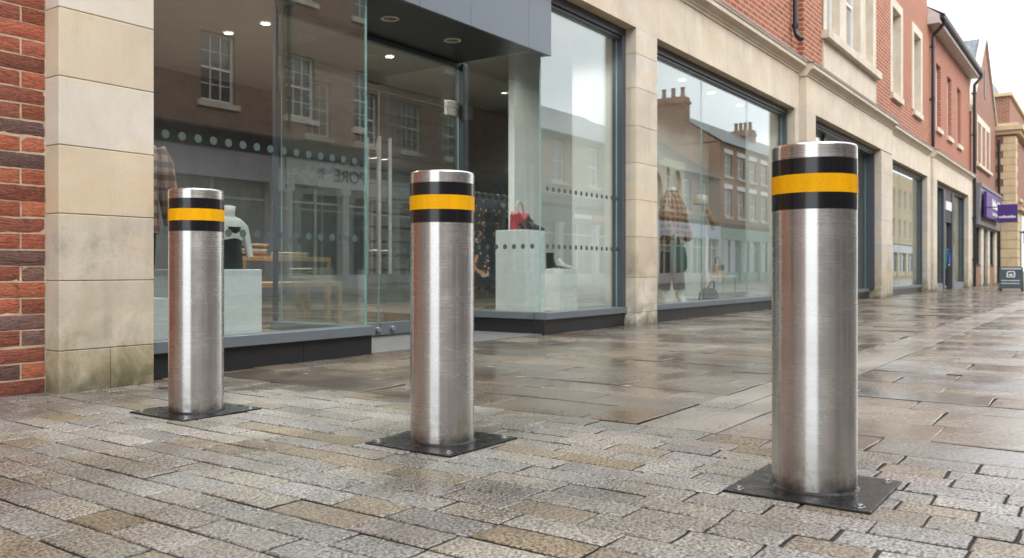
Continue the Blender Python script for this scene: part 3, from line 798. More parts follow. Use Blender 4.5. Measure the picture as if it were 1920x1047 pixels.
# canopy box over the entrance
cn = MB()
xs = [4.0, 4.62, 5.22, 6.02, 6.375]
for a, b in zip(xs[:-1], xs[1:]): cn.box(a + .0015, b - .0015, 4.075, 4.10, 2.47, 3.058)
can = cn.build('canopy', M['canopy'], sb, bevel=.002)
cs_ = MB(); cs_.box(4.0, 6.372, 4.102, 4.168, 2.475, 3.055); cs_.box(4.21, 6.352, 4.20, 5.16, 2.545, 3.05); cs_.box(4.206, 6.354, 4.1685, 4.1995, 2.52, 3.05)
cs_.build('soffit', M['soffit'], can)
for x in (4.90, 5.67):
    d_ = MB(); d_.rings([[(x + r * math.cos(2 * math.pi * i / 32), 4.63 + r * math.sin(2 * math.pi * i / 32), z_) for i in range(32)] for r, z_ in ((.072, 2.5445), (.074, 2.538), (.060, 2.535), (.056, 2.541))], False)
    d_.build('downlight', M['lamp_off'], can)
    d2 = MB(); d2.face([(x + .057 * math.cos(2 * math.pi * i / 32), 4.63 + .057 * math.sin(2 * math.pi * i / 32), 2.5415) for i in range(32)]); d2.build('downlight_bowl', M['lamp_in'], can)

# --- shop interior
it = MB()
it.box(2.06, 4.11, 4.26, 9.6, .0, .14); it.box(4.11, 6.46, 5.17, 9.6, .0, .03); it.box(6.46, 24.5, 4.26, 9.6, .0, .14)
it.build('shop_floor', M['int_floor'], sb)
it = MB(); it.box(2.06, 24.5, 4.33, 9.6, 3.07, 3.10); it.build('ceiling', M['int_ceil'], sb)
it = MB()
it.box(2.06, 24.5, 9.6, 9.7, 0, 3.1); it.box(2.02, 2.06, 4.31, 9.6, 0, 3.1)
for k in range(14): it.box(8.0, 13.0, 7.985, 8.0, .4 + k * .19, .565 + k * .19, (.9, .8, .7))
it.box(8.0, 13.0, 8.0, 8.03, .14, 3.07)
it.build('interior_wall', M['int_dark'], sb)
it = MB()
it.box(7.72, 13.25, 5.42, 5.50, .14, 3.07)
for xa, xb in ((7.93, 8.30), (13.25, 13.85), (18.66, 19.6), (24.52, 24.98)): it.box(xa, xb, 4.31, 4.80, .14, 3.07)
it.box(13.9, 18.6, 6.2, 6.28, .14, 3.07); it.box(19.7, 24.5, 6.6, 6.68, .14, 3.07)
it.build('display_wall', M['int_white'], sb)
for (x, y) in ((3.4, 5.3), (4.0, 7.6), (5.6, 7.6), (7.1, 4.65), (7.25, 4.72), (6.75, 4.9), (9.4, 4.62), (10.4, 4.62), (11.4, 4.62), (12.5, 4.62), (2.95, 4.55), (3.0, 7.0), (16, 5), (22, 5), (7.3, 6.9), (5.15, 6.1), (5.75, 6.35), (5.6, 7.0), (6.2, 6.6)):  # shop downlights, plus lights added to brighten tables, mannequins and plinths
    l_ = MB(); l_.lathe([(.055, 3.0685), (.058, 3.062), (.045, 3.060)], (x, y, 0), 20, cap=False); c_ = l_.build('ceiling_or_fill_light', M['white_paint'], sb)
    l2 = MB(); l2.face([(x + .046 * math.cos(2 * math.pi * i / 20), y - .046 * math.sin(2 * math.pi * i / 20), 3.063) for i in range(20)]); l2.build('lens', M['lamp'], c_)
    lamp_under(x, y, 3.05, (42 if y < 6 else 60) if x < 6.5 or y > 6 else 17)

# ------------------------------------------------------------------ things in the windows
def plinth(label, x0, x1, y0, y1, z0, z1):
    t = thing('display_plinth', label, 'plinth', ((x0 + x1) / 2, (y0 + y1) / 2, z0), 'white display plinths')
    a = MB(); a.box(x0, x1, y0, y1, z0 + .02, z1); a.build('body', M['plinth'], t, bevel=.004)
    b = MB(); b.box(x0 + .015, x1 - .015, y0 + .015, y1 - .015, z0, z0 + .02); b.build('recessed_foot', M['plinth'], t)
plinth('low white plinth under the torso in a white shirt', 3.07, 3.54, 4.46, 4.92, .14, .58)
plinth('white plinth under the tartan jacket mannequin, by the first pillar', 2.62, 2.985, 4.60, 5.0, .14, .41)
plinth('tall white plinth carrying the red handbag at the glass corner', 6.73, 7.08, 4.60, 4.95, .14, .965)
plinth('short white plinth carrying shoes, right of the taller one', 7.36, 7.70, 4.60, 4.95, .14, .59)

def arm(mb, pts, r, col=None):
    mb.tube(pts, r, 12)
def torso_secs(cx, cy, z0, hgt, wid, dep):
    prof = [(0, .86, .85), (.12, .84, .86), (.32, .74, .82), (.45, .76, .88), (.62, .92, 1.0), (.78, 1.0, .95), (.90, .98, .80), (.96, .74, .62), (.985, .42, .48)]
    return [(cx, cy, z0 + hgt * a, wid * b, dep * c) for a, b, c in prof]
# tartan jacket mannequin in the left window
t = thing('mannequin', 'headless mannequin in a tan tartan jacket, beside the first pillar', 'mannequin', (2.86, 4.8, .41), 'shop window mannequins')
b = MB(); b.loft([(2.84, 4.8, 1.36, .052, .055), (2.84, 4.8, 1.40, .046, .05), (2.84, 4.8, 1.452, .044, .048), (2.84, 4.8, 1.457, .03, .03)]); b.build('neck', M['mannequin'], t)
b = MB(); b.loft([(2.84, 4.8, z_, rx, ry) for z_, rx, ry in ((.84, .165, .105), (1.0, .15, .10), (1.18, .165, .11), (1.29, .17, .095), (1.345, .12, .075), (1.375, .06, .06))], 24); b.build('dark_top', M['navy_cloth'], t)
b = MB()
sec = [(.80, .185, .128), (.95, .175, .122), (1.12, .18, .125), (1.26, .193, .118), (1.33, .16, .095), (1.37, .085, .075)]
rr = []
for z_, rx, ry in sec:
    rr.append([(2.84 + rx * math.cos(a), 4.8 + ry * math.sin(a), z_) for a in [math.radians(-62 + 304 * i / 24) for i in range(25)]])
vs = [p for r in rr for p in r]; n_ = 25
b.mesh(vs, [(k * n_ + i, k * n_ + i + 1, (k + 1) * n_ + i + 1, (k + 1) * n_ + i) for k in range(len(rr) - 1) for i in range(n_ - 1)], smooth=True)
b.tube([(3.0, 4.79, 1.31), (3.045, 4.78, 1.22), (3.075, 4.765, 1.03), (3.09, 4.73, .82)], [.062, .066, .058, .052]); b.tube([(2.68, 4.79, 1.31), (2.635, 4.78, 1.22), (2.62, 4.76, 1.03), (2.62, 4.73, .82)], [.062, .066, .058, .052])
b.build('jacket', M['tartan'], t)
b = MB()
for sx in (-.08, .08): b.tube([(2.84 + sx, 4.8, .86), (2.84 + sx, 4.79, .62), (2.84 + sx, 4.8, .414)], [.085, .068, .05])
b.build('trousers', M['navy_cloth'], t)
# torso with white shirt
t = thing('mannequin', 'white torso mannequin in a white shirt and black waistcoat on a plinth', 'mannequin', (3.415, 4.66, .58), 'shop window mannequins')
b = MB(); b.loft([(3.425, 4.66, z_, r, r) for z_, r in ((.91, .05), (.945, .046), (.985, .052), (.99, .03))]); b.build('neck', M['mannequin'], t)
b = MB(); b.loft(torso_secs(3.425, 4.66, .58, .345, .118, .085), 22)
b.tube([(3.51, 4.655, .885), (3.54, 4.65, .85), (3.562, 4.645, .77), (3.566, 4.62, .68), (3.566, 4.61, .655)], [.026, .033, .028, .022, .019]); b.tube([(3.335, 4.655, .895), (3.30, 4.65, .855), (3.278, 4.645, .77), (3.285, 4.62, .665)], [.036, .040, .034, .024])
b.build('shirt', M['white_cloth'], t)
b = MB(); b.loft([(3.425, 4.66, .582 + .27 * a, .124 * k, .090 * m_) for a, k, m_ in ((0, .86, .87), (.2, .84, .88), (.5, .76, .86), (.75, .80, .92), (1, .80, .95))], 22); b.build('waistcoat', M['black_leather'], t)

# tables with folded knitwear
def table(label, x0, x1, y0, y1, zt):
    t = thing('display_table', label, 'table', ((x0 + x1) / 2, (y0 + y1) / 2, .03), 'oak display tables')
    a = MB(); a.box(x0, x1, y0, y1, zt - .045, zt); a.build('table_top', M['oak'], t, bevel=.003)
    for xx in (x0, x1 - .05):
        for yy_ in (y0, y1 - .05):
            l = MB(); l.box(xx, xx + .05, yy_, yy_ + .05, .14 if x1 < 4.1 else .03, zt - .046); l.build('leg', M['oak'], t)
table('lower oak display table with folded sage knitwear behind the glass', 4.72, 5.84, 6.15, 6.65, .465)
table('higher oak display table standing behind the lower one', 5.20, 6.34, 6.85, 7.35, .71)
def stack(label, x, y, z, w_, d_, n, mats):
    t = thing('folded_stack', label, 'clothes', (x, y, z), 'folded clothes on the tables')
    for k in range(n):
        b = MB(); h = .026; ox, oy = rnd.uniform(-.012, .012), rnd.uniform(-.01, .01)
        prof = []
        for i in range(12):
            a = 2 * math.pi * i / 12
            prof.append((math.copysign(abs(math.cos(a)) ** .5, math.cos(a)) * w_ / 2, math.copysign(abs(math.sin(a)) ** .7, math.sin(a)) * h / 2))
        rs = [[(x + ox + px * s_, y + oy + yy_, z + .002 + h * (k + .5) + pz * (.9 if s_ < 1 else 1)) for px, pz in prof] for yy_, s_ in ((-d_ / 2, .9), (-d_ / 2 + .02, 1), (0, 1), (d_ / 2 - .02, 1), (d_ / 2, .9))]
        b.rings(rs); b.build('folded_garment', mats[k % len(mats)], t)
stack('stack of folded sage knitwear on the lower oak table', 5.67, 6.40, .465, .33, .30, 5, [M['grey_cloth']])
stack('stack of folded cream and rust knitwear on the higher oak table', 5.46, 7.08, .71, .28, .28, 5, [M['rust_cloth'], M['cream_cloth'], M['white_cloth']])
stack('thin stack of folded white tops at the middle of the higher table', 5.98, 7.1, .71, .30, .28, 2, [M['cream_cloth']])

# handbag, shoes on the plinths
t = thing('handbag', 'red and black handbag with cream handle on the tall plinth', 'handbag', (6.93, 4.78, .965))
b = MB(); b.prism([(6.79, .966), (7.05, .966), (7.02, 1.10), (6.985, 1.145), (6.90, 1.08), (6.815, 1.155), (6.80, 1.12)], 'y', 4.73, 4.83); b.build('body', M['red_leather'], t, bevel=.012, seg=3)
b = MB(); b.tube([(6.83, 4.78, 1.13), (6.845, 4.78, 1.20), (6.875, 4.78, 1.245), (6.91, 4.78, 1.25), (6.945, 4.78, 1.22), (6.975, 4.78, 1.13)], .011, 10); b.build('handle', M['cream_cloth'], t)
b = MB(); b.prism([(6.90, 1.07), (6.96, 1.11), (7.06, 1.07), (7.065, .98), (6.97, .975)], 'y', 4.722, 4.7295); b.build('flap', M['black_leather'], t, bevel=.003)
def shoe(label, x, y, z, m, heel=False, s_=1.0):
    t = thing('shoe', label, 'shoe', (x, y, z), 'shoes in the window')
    b = MB()
    secs = [(-.11, .0, .034, .055), (-.09, .0, .038, .075), (-.04, .0, .036, .06), (.02, .0, .040, .042), (.08, .0, .042, .032), (.125, .0, .03, .022), (.14, .0, .012, .012)]
    rs = []
    for dx, _, ry, hh in secs:
        lift = .03 * max(0, -dx / .11) if heel else .008
        rs.append([(x + dx * s_, y + ry * s_ * math.cos(a), z + .006 + lift + hh * s_ * max(0, math.sin(a)) - (.0 if math.sin(a) >= 0 else .004)) for a in [2 * math.pi * i / 14 for i in range(14)]])
    b.rings(rs); b.build('upper', m, t)
    so_ = MB(); so_.rings([[(x + px * s_, y + py * s_, zz) for px, py in ((-.112, -.03), (-.05, -.036), (.05, -.042), (.11, -.034), (.145, 0), (.11, .034), (.05, .042), (-.05, .036), (-.112, .03))] for zz in (z + .001, z + .009)]); so_.build('sole', M['black_leather'], t)
shoe('black shoe lying in front of the red handbag', 7.0, 4.66, .965, M['black_leather'])
shoe('black court shoe standing left of the red handbag', 6.80, 4.66, .965, M['black_leather'], True, .6)
shoe('white and lime trainer on the short plinth', 7.60, 4.70, .59, M['white_cloth'], True)
t = thing('ankle_boot', 'black ankle boot at the left of the short plinth', 'boot', (7.42, 4.75, .59))
b = MB(); b.rings([[(x_ + rx * math.cos(a), 4.76 + .04 * math.sin(a), z_) for a in [2 * math.pi * i / 16 for i in range(16)]] for x_, z_, rx in ((7.46, .60, .09), (7.455, .63, .088), (7.43, .66, .06), (7.42, .70, .045), (7.42, .755, .048))]); b.build('upper', M['black_leather'], t)
b = MB(); b.box(7.375, 7.41, 4.735, 4.785, .591, .601); b.build('heel', M['black_leather'], t)

# clothes rail with dark floral dresses
t = thing('clothes_rail', 'metal clothes rail hung with dark dresses behind the tall plinth', 'clothes rail', (8.0, 5.95, .14))
b = MB(); b.tube([(7.55, 5.95, .15), (7.55, 5.95, 1.46), (8.6, 5.95, 1.46), (8.6, 5.95, .15)], .014, 10)
b.box(7.53, 7.57, 5.72, 6.18, .141, .165); b.box(8.58, 8.62, 5.72, 6.18, .141, .165); b.build('rail_frame', M['handle_steel'], t)
gm = ['floral', 'navy_cloth', 'floral', 'black_leather', 'floral', 'navy_cloth', 'floral']
for k in range(7):
    x = 7.66 + k * .125
    d = thing('hanging_dress', f'dark dress on the clothes rail, {["first","second","third","fourth","fifth","sixth","seventh"][k]} along from the doors', 'dress', (x, 5.95, 1.42), 'dresses on the rail')
    b = MB(); rs = []
    lowz = rnd.uniform(.28, .5)
    for a_, wv in ((0, .05), (.05, .2), (.2, .19), (.45, .17), (.7, .22), (1, .25)):
        zc = 1.40 + (lowz - 1.40) * a_
        rs.append([(x + .045 * math.cos(q) * (1 + .25 * math.sin(5 * q + k)), 5.95 + wv * math.sin(q), zc) for q in [2 * math.pi * i / 24 for i in range(24)]])
    b.rings(rs); b.build('fabric', M[gm[k]], d)
    h = MB(); h.tube([(x, 5.95, 1.40), (x, 5.95, 1.455), (x, 5.965, 1.478), (x, 5.985, 1.462)], .003, 6); h.build('hanger_hook', M['handle_steel'], d)

# bay two: cream arch panel, mannequin, stand
t = thing('arch_panel', 'cream display screen with arched openings behind the checked jacket', 'display screen', (10.3, 4.76, .14))
def arched(x0, x1, zb, zt, n=10):
    r = (x1 - x0) / 2; cx = (x0 + x1) / 2
    return [(x0, zb), (x0, zt - r * 1.5)] + [(cx - r * math.cos(math.pi * i / n), zt - r * 1.5 + r * 1.5 * math.sin(math.pi * i / n)) for i in range(1, n)] + [(x1, zt - r * 1.5), (x1, zb)]
def panel_with_arches(mb, x0, x1, z0, z1, y0, y1, arches):
    xs_ = [x0]
    for a in arches: xs_ += [a[0], a[1]]
    xs_.append(x1)
    for i in range(0, len(xs_), 2): mb.box(xs_[i], xs_[i + 1], y0, y1, z0, z1)
    for a0, a1, zb, zt in arches:
        if zb > z0 + .01: mb.box(a0, a1, y0, y1, z0, zb)
        pts = arched(a0, a1, zb, zt)[1:-1]
        for (p, q_) in zip(pts[:-1], pts[1:]):
            mb.prism([p, q_, (q_[0], z1), (p[0], z1)], 'y', y0, y1)
b = MB(); panel_with_arches(b, 9.62, 10.98, .141, 2.06, 4.84, 4.90, [(9.92, 10.28, .55, 1.86), (10.40, 10.50, 1.55, 1.95), (10.62, 10.88, .9, 1.93)]); b.build('panel', M['cream_panel'], t)
b = MB(); b.box(9.62, 9.70, 4.901, 5.15, .141, .18); b.box(10.90, 10.98, 4.901, 5.15, .141, .18); b.build('foot', M['cream_panel'], t)
t = thing('mannequin', 'headless mannequin in a checked wool jacket, brown trousers and white boots', 'mannequin', (9.95, 4.55, .14), 'shop window mannequins')
cx, cy = 9.93, 4.55
b = MB(); b.loft([(cx, cy, 1.50, .055, .055), (cx, cy, 1.56, .048, .05), (cx, cy, 1.615, .045, .048), (cx, cy, 1.62, .02, .02)]); b.build('neck', M['mannequin'], t)
b = MB(); b.loft([(cx, cy, z_, rx, ry) for z_, rx, ry in ((.86, .175, .135), (.90, .19, .145), (1.0, .195, .145), (1.15, .20, .145), (1.32, .205, .14), (1.44, .20, .12), (1.50, .16, .10), (1.54, .085, .085), (1.575, .075, .075))], 26)
b.tube([(cx + .17, cy, 1.45), (cx + .225, cy - .02, 1.36), (cx + .25, cy - .05, 1.16), (cx + .245, cy - .13, .96)], [.07, .075, .07, .062]); b.tube([(cx - .17, cy, 1.45), (cx - .225, cy - .02, 1.36), (cx - .25, cy - .05, 1.16), (cx - .245, cy - .13, .96)], [.07, .075, .07, .062]); b.build('jacket', M['check'], t)
b = MB(); b.loft([(cx + .02, cy, z_, rx, ry) for z_, rx, ry in ((.66, .185, .13), (.78, .18, .13), (.87, .175, .125))], 24); b.build('cream_skirt', M['cream_cloth'], t)
b = MB()
for sx, zf in ((-.10, .05), (.11, -.04)): b.tube([(cx + sx, cy, .80), (cx + sx * 1.15, cy + zf * .4, .58), (cx + sx * 1.25, cy + zf, .33)], [.10, .085, .075])
b.build('trousers', M['brown_cloth'], t)
for sx, zf in ((-.10, .05), (.11, -.04)):
    b = MB(); bx, by = cx + sx * 1.28, cy + zf
    b.rings([[(bx + ox + rx * math.cos(a), by - oy + ry * math.sin(a), z_) for a in [2 * math.pi * i / 16 for i in range(16)]] for ox, oy, z_, rx, ry in ((.05, .05, .142, .10, .055), (.05, .05, .165, .10, .055), (.02, .02, .20, .075, .05), (0, 0, .26, .055, .05), (0, 0, .38, .065, .06))]); b.build('boot', M['mannequin'], t)
t = thing('handbag', 'bottle green slouchy bag hanging from the checked jacket mannequin', 'handbag', (9.66, 4.40, .8))
b = MB(); b.loft([(9.70, 4.36, z_, rx, ry) for z_, rx, ry in ((.56, .14, .06), (.60, .19, .085), (.72, .18, .09), (.84, .15, .065), (.90, .11, .035))], 20); b.build('body', M['green_cloth'], t)
b = MB(); b.tube([(9.60, 4.36, .88), (9.63, 4.38, 1.0), (9.66, 4.42, 1.03), (9.72, 4.40, 1.0), (9.78, 4.36, .88)], .012, 8); b.build('strap', M['green_cloth'], t)
t = thing('hat_stand', 'slim curved white stand topped with a cream cap and gold scarf', 'display stand', (11.5, 4.75, .14))
b = MB(); b.tube([(11.62, 4.75, .145), (11.55, 4.75, .35), (11.50, 4.75, .65), (11.52, 4.75, 1.0), (11.48, 4.75, 1.3), (11.36, 4.75, 1.5)], [.09, .05, .03, .02, .02, .016], 12); b.build('stem', M['mannequin'], t)
b = MB(); b.loft([(11.34, 4.75, 1.5, .10, .10), (11.34, 4.75, 1.56, .105, .105), (11.33, 4.75, 1.62, .07, .08), (11.33, 4.75, 1.64, .02, .02)], 18); b.box(11.20, 11.30, 4.68, 4.82, 1.50, 1.512); b.build('cap', M['cream_cloth'], t)
b = MB(); b.tube([(11.42, 4.70, 1.42), (11.50, 4.68, 1.34), (11.58, 4.68, 1.27), (11.61, 4.68, 1.15)], [.04, .05, .045, .03]); b.build('scarf', M['oak'], t)
t = thing('travel_bag', 'grey knitted bag lying on the window floor by the curved stand', 'bag', (11.1, 4.55, .14))
b = MB(); b.loft([(11.12, 4.55, z_, rx, ry) for z_, rx, ry in ((.142, .19, .10), (.18, .22, .12), (.27, .20, .11), (.32, .13, .07), (.335, .04, .03))], 20); b.build('body', M['navy_cloth'], t)
b = MB(); b.tube([(11.0, 4.52, .30), (11.05, 4.50, .40), (11.12, 4.50, .43), (11.19, 4.50, .40), (11.24, 4.52, .30)], .012, 8); b.build('handle', M['black_leather'], t)
t = thing('side_table', 'white side table with thin metal legs, right of the grey bag', 'table', (11.93, 4.7, .14))
b = MB(); b.box(11.68, 12.18, 4.55, 4.9, .475, .495); b.build('table_top', M['plinth'], t)
for x_ in (11.69, 12.16):
    for y_ in (4.56, 4.88):
        b = MB(); b.box(x_, x_ + .014, y_, y_ + .014, .141, .474); b.build('leg', M['handle_steel'], t)
t = thing('handbag', 'small black and ochre bag standing on the white side table', 'handbag', (11.85, 4.7, .495))
b = MB(); b.prism([(11.72, .497), (11.98, .497), (11.95, .66), (11.75, .66)], 'y', 4.66, 4.76); b.build('body', M['oak'], t, bevel=.015)
b = MB(); b.tube([(11.77, 4.71, .655), (11.79, 4.71, .74), (11.85, 4.71, .77), (11.91, 4.71, .74), (11.93, 4.71, .655)], .012, 8); b.build('handle', M['black_leather'], t)
b = MB(); b.prism([(11.735, .58), (11.965, .58), (11.955, .655), (11.745, .655)], 'y', 4.65, 4.6595); b.build('flap', M['black_leather'], t)

# ------------------------------------------------------------------ building B (eaves with gutter)
bb = thing('gabled_shop', 'red brick building with white boxed eaves and black gutter, before the gabled one', 'building', (25, 4.0, 0))
block_pillar(bb, 25.0, 25.55, 3.93, 4.30, [-.01, .16, .60, 1.1, 1.6, 2.1, 2.58, 3.03])
block_pillar(bb, 31.62, 32.66, 3.93, 4.30, [-.01, .16, .60, 1.1, 1.6, 2.1, 2.58, 3.03])
fascia(bb, 25.0, 32.66, 3.932, 3.03, 3.58, 1.4)
cornice(bb, 24.98, 32.68, 3.93, 3.585)
bw = [(26.40, 26.40), (28.33, 0), (30.25, 0)]
mb = MB(); wall(mb, 24.66, 32.68, 3.70, 7.09, 4.03, [(x - .40, x + .40, 4.52, 6.32) for x, q in bw], .18)
mb.face([(32.68, 4.03, 3.7), (32.68, 12, 3.7), (32.68, 12, 7.09), (32.68, 4.03, 7.09)])
mb.build('wall', M['brick_b'], bb)
for x, q in bw: sash(bb, x, 4.53, .78, 1.78, 4.03, -1, 2, 1, pale=True, recess=.10, sill=M['stone_up'])
M['eaves'] = plain('eaves_paint', (.55, .52, .50), .5)
ev = MB(); ev.box(24.70, 32.72, 3.76, 4.05, 7.07, 7.10); ev.box(24.70, 32.72, 3.73, 3.76, 7.06, 7.27); ev.prism([(3.73, 7.06), (4.03, 7.06), (4.03, 7.5), (3.73, 7.27)], 'x', 24.668, 24.70)
evo = ev.build('boxed_eaves', M['eaves'], bb)
gt = MB(); gt.tube([(24.66, 3.67, 7.21), (32.76, 3.67, 7.21)], .055, 12); gt.box(24.66, 32.76, 3.61, 3.73, 7.24, 7.28); gt.build('gutter', M['black_iron'], bb)
rf = MB(); rf.face([(24.67, 3.63, 7.285), (32.74, 3.63, 7.285), (32.74, 8.5, 10.3), (24.67, 8.5, 10.3)]); rf.face([(24.67, 13.5, 7.28), (24.67, 8.5, 10.3), (32.74, 8.5, 10.3), (32.74, 13.5, 7.28)])
rf.build('roof', M['slate'], bb)
downpipe(bb, 25.05, 3.955, 6.75, 3.85, shoe=False, r=.045, swan=(-.10, -.28, .46))
downpipe(bb, 32.50, 3.86, 6.75, .02, shoe=False, r=.05, swan=(.12, -.19, .46))
# its doorway bay
db = MB(); db.box(25.55, 25.63, 4.06, 4.2, .2, 3.03); db.box(31.54, 31.62, 4.06, 4.2, .2, 3.03); db.box(25.63, 31.54, 4.06, 4.2, 2.93, 3.03)
db.box(27.45, 27.72, 4.05, 4.22, .0, 2.93); db.box(29.05, 29.35, 4.05, 4.22, .0, 2.93)
dbo = db.build('shop_window', M['frame'], bb)
pane(dbo, 'pane', 25.635, 27.445, 4.14, 4.152, .2, 2.925); pane(dbo, 'pane', 29.355, 31.535, 4.14, 4.152, .2, 2.925)
q = MB(); q.box(25.55, 27.448, 4.07, 4.2, .0, .198); q.box(29.352, 31.62, 4.07, 4.2, .0, .198); q.build('plinth', M['grey_fascia'], dbo)
q = MB(); q.box(27.722, 29.048, 4.07, 4.2, 2.0, 2.928); op = q.build('over_panel', M['dark_slate_paint'], dbo)
q = MB(); q.box(27.85, 28.9, 4.045, 4.069, 2.36, 2.62); q.build('sign_plate', M['sign_white'], op)
q = MB(); q.box(25.0, 32.6, 8.9, 9.0, 0, 3.05); q.box(25, 32.6, 4.3, 9, 3.04, 3.07); q.box(24.99, 25.05, 4.31, 9, 0, 3.04); q.box(32.55, 32.6, 4.31, 9, 0, 3.04); q.box(29.5, 29.56, 4.3, 6.5, 0, 3.04); q.build('interior_wall', M['cream_panel'], bb)
for x in (28.4, 26.5, 29.2):
    l_ = MB(); l_.lathe([(.07, 3.0385), (.07, 3.03), (.05, 3.028)], (x, 4.9, 0), 20, cap=False); c_ = l_.build('ceiling_or_fill_light', M['white_paint'], bb)
    l2 = MB(); l2.face([(x + .052 * math.cos(2 * math.pi * i / 20), 4.9 - .052 * math.sin(2 * math.pi * i / 20), 3.032) for i in range(20)]); l2.build('lens', M['lamp'], c_)
    lamp_under(x, 4.9, 3.02, 14)
q = MB(); q.box(25.0, 32.6, 4.21, 9.0, -.005, .02); q.build('shop_floor', M['int_floor'], bb)

# person in the doorway
def person():
    t = thing('person', 'person with dark red hair in a blue and green coat standing in the doorway', 'person', (28.95, 4.33, .02))
    k = .86
    J = {'pelvis': (0, 0, .92), 'chest': (0, 0, 1.25), 'neck': (0, 0, 1.43), 'head': (0, -.02, 1.56), 'crown': (0, -.01, 1.68),
         'lh': (.09, 0, .88), 'lk': (.10, -.02, .48), 'la': (.10, .02, .08), 'lt': (.11, -.12, .03), 'rh': (-.09, 0, .88), 'rk': (-.10, .03, .48), 'ra': (-.10, .05, .08), 'rt': (-.11, -.09, .03),
         'ls': (.18, 0, 1.37), 'le': (.23, .03, 1.09), 'lw': (.22, -.08, .86), 'lf': (.21, -.12, .78), 'rs': (-.18, 0, 1.37), 're': (-.23, .03, 1.09), 'rw': (-.22, -.08, .86), 'rf': (-.21, -.12, .78)}
    Rr = {'pelvis': .13, 'chest': .14, 'neck': .055, 'head': .085, 'crown': .07, 'lh': .095, 'lk': .062, 'la': .045, 'lt': .035, 'ls': .06, 'le': .045, 'lw': .032, 'lf': .028}
    E_ = [('pelvis', 'chest'), ('chest', 'neck'), ('neck', 'head'), ('head', 'crown'), ('pelvis', 'lh'), ('lh', 'lk'), ('lk', 'la'), ('la', 'lt'), ('pelvis', 'rh'), ('rh', 'rk'), ('rk', 'ra'), ('ra', 'rt'), ('chest', 'ls'), ('ls', 'le'), ('le', 'lw'), ('lw', 'lf'), ('chest', 'rs'), ('rs', 're'), ('re', 'rw'), ('rw', 'rf')]
    nm = list(J); me = bpy.data.meshes.new('body')
    me.from_pydata([tuple(c * k for c in J[n]) for n in nm], [(nm.index(a), nm.index(b)) for a, b in E_], [])
    o = bpy.data.objects.new('body', me); COL.objects.link(o); o.parent = t
    sk = o.modifiers.new('skin', 'SKIN'); sl = me.skin_vertices[0].data
    for i, n in enumerate(nm):
        r = Rr.get(n, Rr.get('l' + n[1:], .05)) * k; sl[i].radius = (r, r); sl[i].use_root = n == 'pelvis'
    sk.use_smooth_shade = True
    o.modifiers.new('sub', 'SUBSURF').levels = 1
    me.materials.append(M['skin'])
    def loc(b, name, m):
        ob = b.build(name, m); ob.parent = t; return ob
    b = MB(); b.loft([(0, 0, z_ * k, rx * k, ry * k) for z_, rx, ry in ((.70, .20, .15), (.92, .185, .15), (1.12, .18, .145), (1.30, .20, .15), (1.40, .165, .11), (1.455, .075, .07))], 20)
    loc(b, 'coat', M['green_coat'])
    b = MB()
    for s_ in (1, -1): b.tube([(s_ * .17 * k, 0, 1.38 * k), (s_ * .235 * k, .03 * k, 1.09 * k), (s_ * .222 * k, -.08 * k, .87 * k)], [.075 * k, .065 * k, .05 * k])
    loc(b, 'sleeves', M['blue_coat'])
    b = MB()
    for s_ in (1, -1): b.tube([(s_ * .09 * k, 0, .86 * k), (s_ * .10 * k, .0, .48 * k), (s_ * .10 * k, .03 * k, .09 * k)], [.105 * k, .08 * k, .065 * k])
    loc(b, 'trousers', M['black_leather'])
    b = MB(); b.loft([(0, .035 * k, z_ * k, rx * k, ry * k) for z_, rx, ry in ((1.34, .11, .05), (1.45, .12, .075), (1.56, .115, .10), (1.66, .10, .10), (1.72, .06, .06), (1.735, .01, .01))], 18)
    loc(b, 'hair', M['hair'])
    t.rotation_euler = (0, 0, math.radians(-70))
M['green_coat'] = plain('teal_green_coat', (.015, .13, .105), .8); M['blue_coat'] = plain('blue_coat', (.025, .06, .26), .8)
person()

# ------------------------------------------------------------------ building C (gabled, purple shop sign)
gc = thing('gabled_building', 'brown brick gable fronted building with slate roof above the purple shop sign', 'building', (36, 4, 0))
mb = MB(); mb.prism([(32.70, 3.6), (40.0, 3.6), (40.0, 6.3), (36.35, 9.25), (32.70, 6.1)], 'y', 3.98, 4.3)
mb.face([(32.70, 4.3, 3.6), (32.70, 14, 3.6), (32.70, 14, 6.1), (32.70, 4.3, 6.1)][::-1])
mb.build('wall', M['brick_c'], gc)
rf = MB(); rf.face([(32.55, 4.02, 6.0), (36.35, 4.02, 9.28), (36.35, 14, 9.28), (32.55, 14, 6.0)]); rf.face([(36.35, 4.02, 9.28), (40.1, 4.02, 6.25), (40.1, 14, 6.25), (36.35, 14, 9.28)]); rf.build('roof', M['slate'], gc)
cp = MB()
for (xa, za), (xb, zb) in (((32.5, 5.95), (36.35, 9.28)), ((40.15, 6.2), (36.35, 9.28))):
    cp.prism([(xa, za), (xb, zb), (xb, zb + .14), (xa, za + .14)], 'y', 3.90, 4.12)
cp.build('coping', M['stone_up'], gc)
tw = MB(); wall(tw, 34.0, 37.9, 4.35, 6.1, 3.96, [(34.2, 35.2, 4.4, 5.85), (35.45, 36.45, 4.4, 5.85), (36.7, 37.7, 4.4, 5.85)], .2); tw.box(33.9, 38.0, 3.88, 4.0, 4.24, 4.345); tw.build('stone_window', M['stone_up'], gc)
for x in (34.7, 35.95, 37.2): sash(gc, x, 4.41, .98, 1.42, 3.96, -1, 2, 1, recess=.12)
q = MB(); q.box(36.15, 36.5, 3.96, 3.979, 7.0, 8.0); q.build('slit_vent', M['dark_slate_paint'], gc)
q = MB(); q.prism([(3.95, 2.12), (3.80, 2.16), (3.74, 3.42), (3.70, 3.45), (3.70, 3.56), (3.98, 3.56)], 'x', 33.0, 39.7); q.build('shop_fascia', M['grey_fascia'], gc)
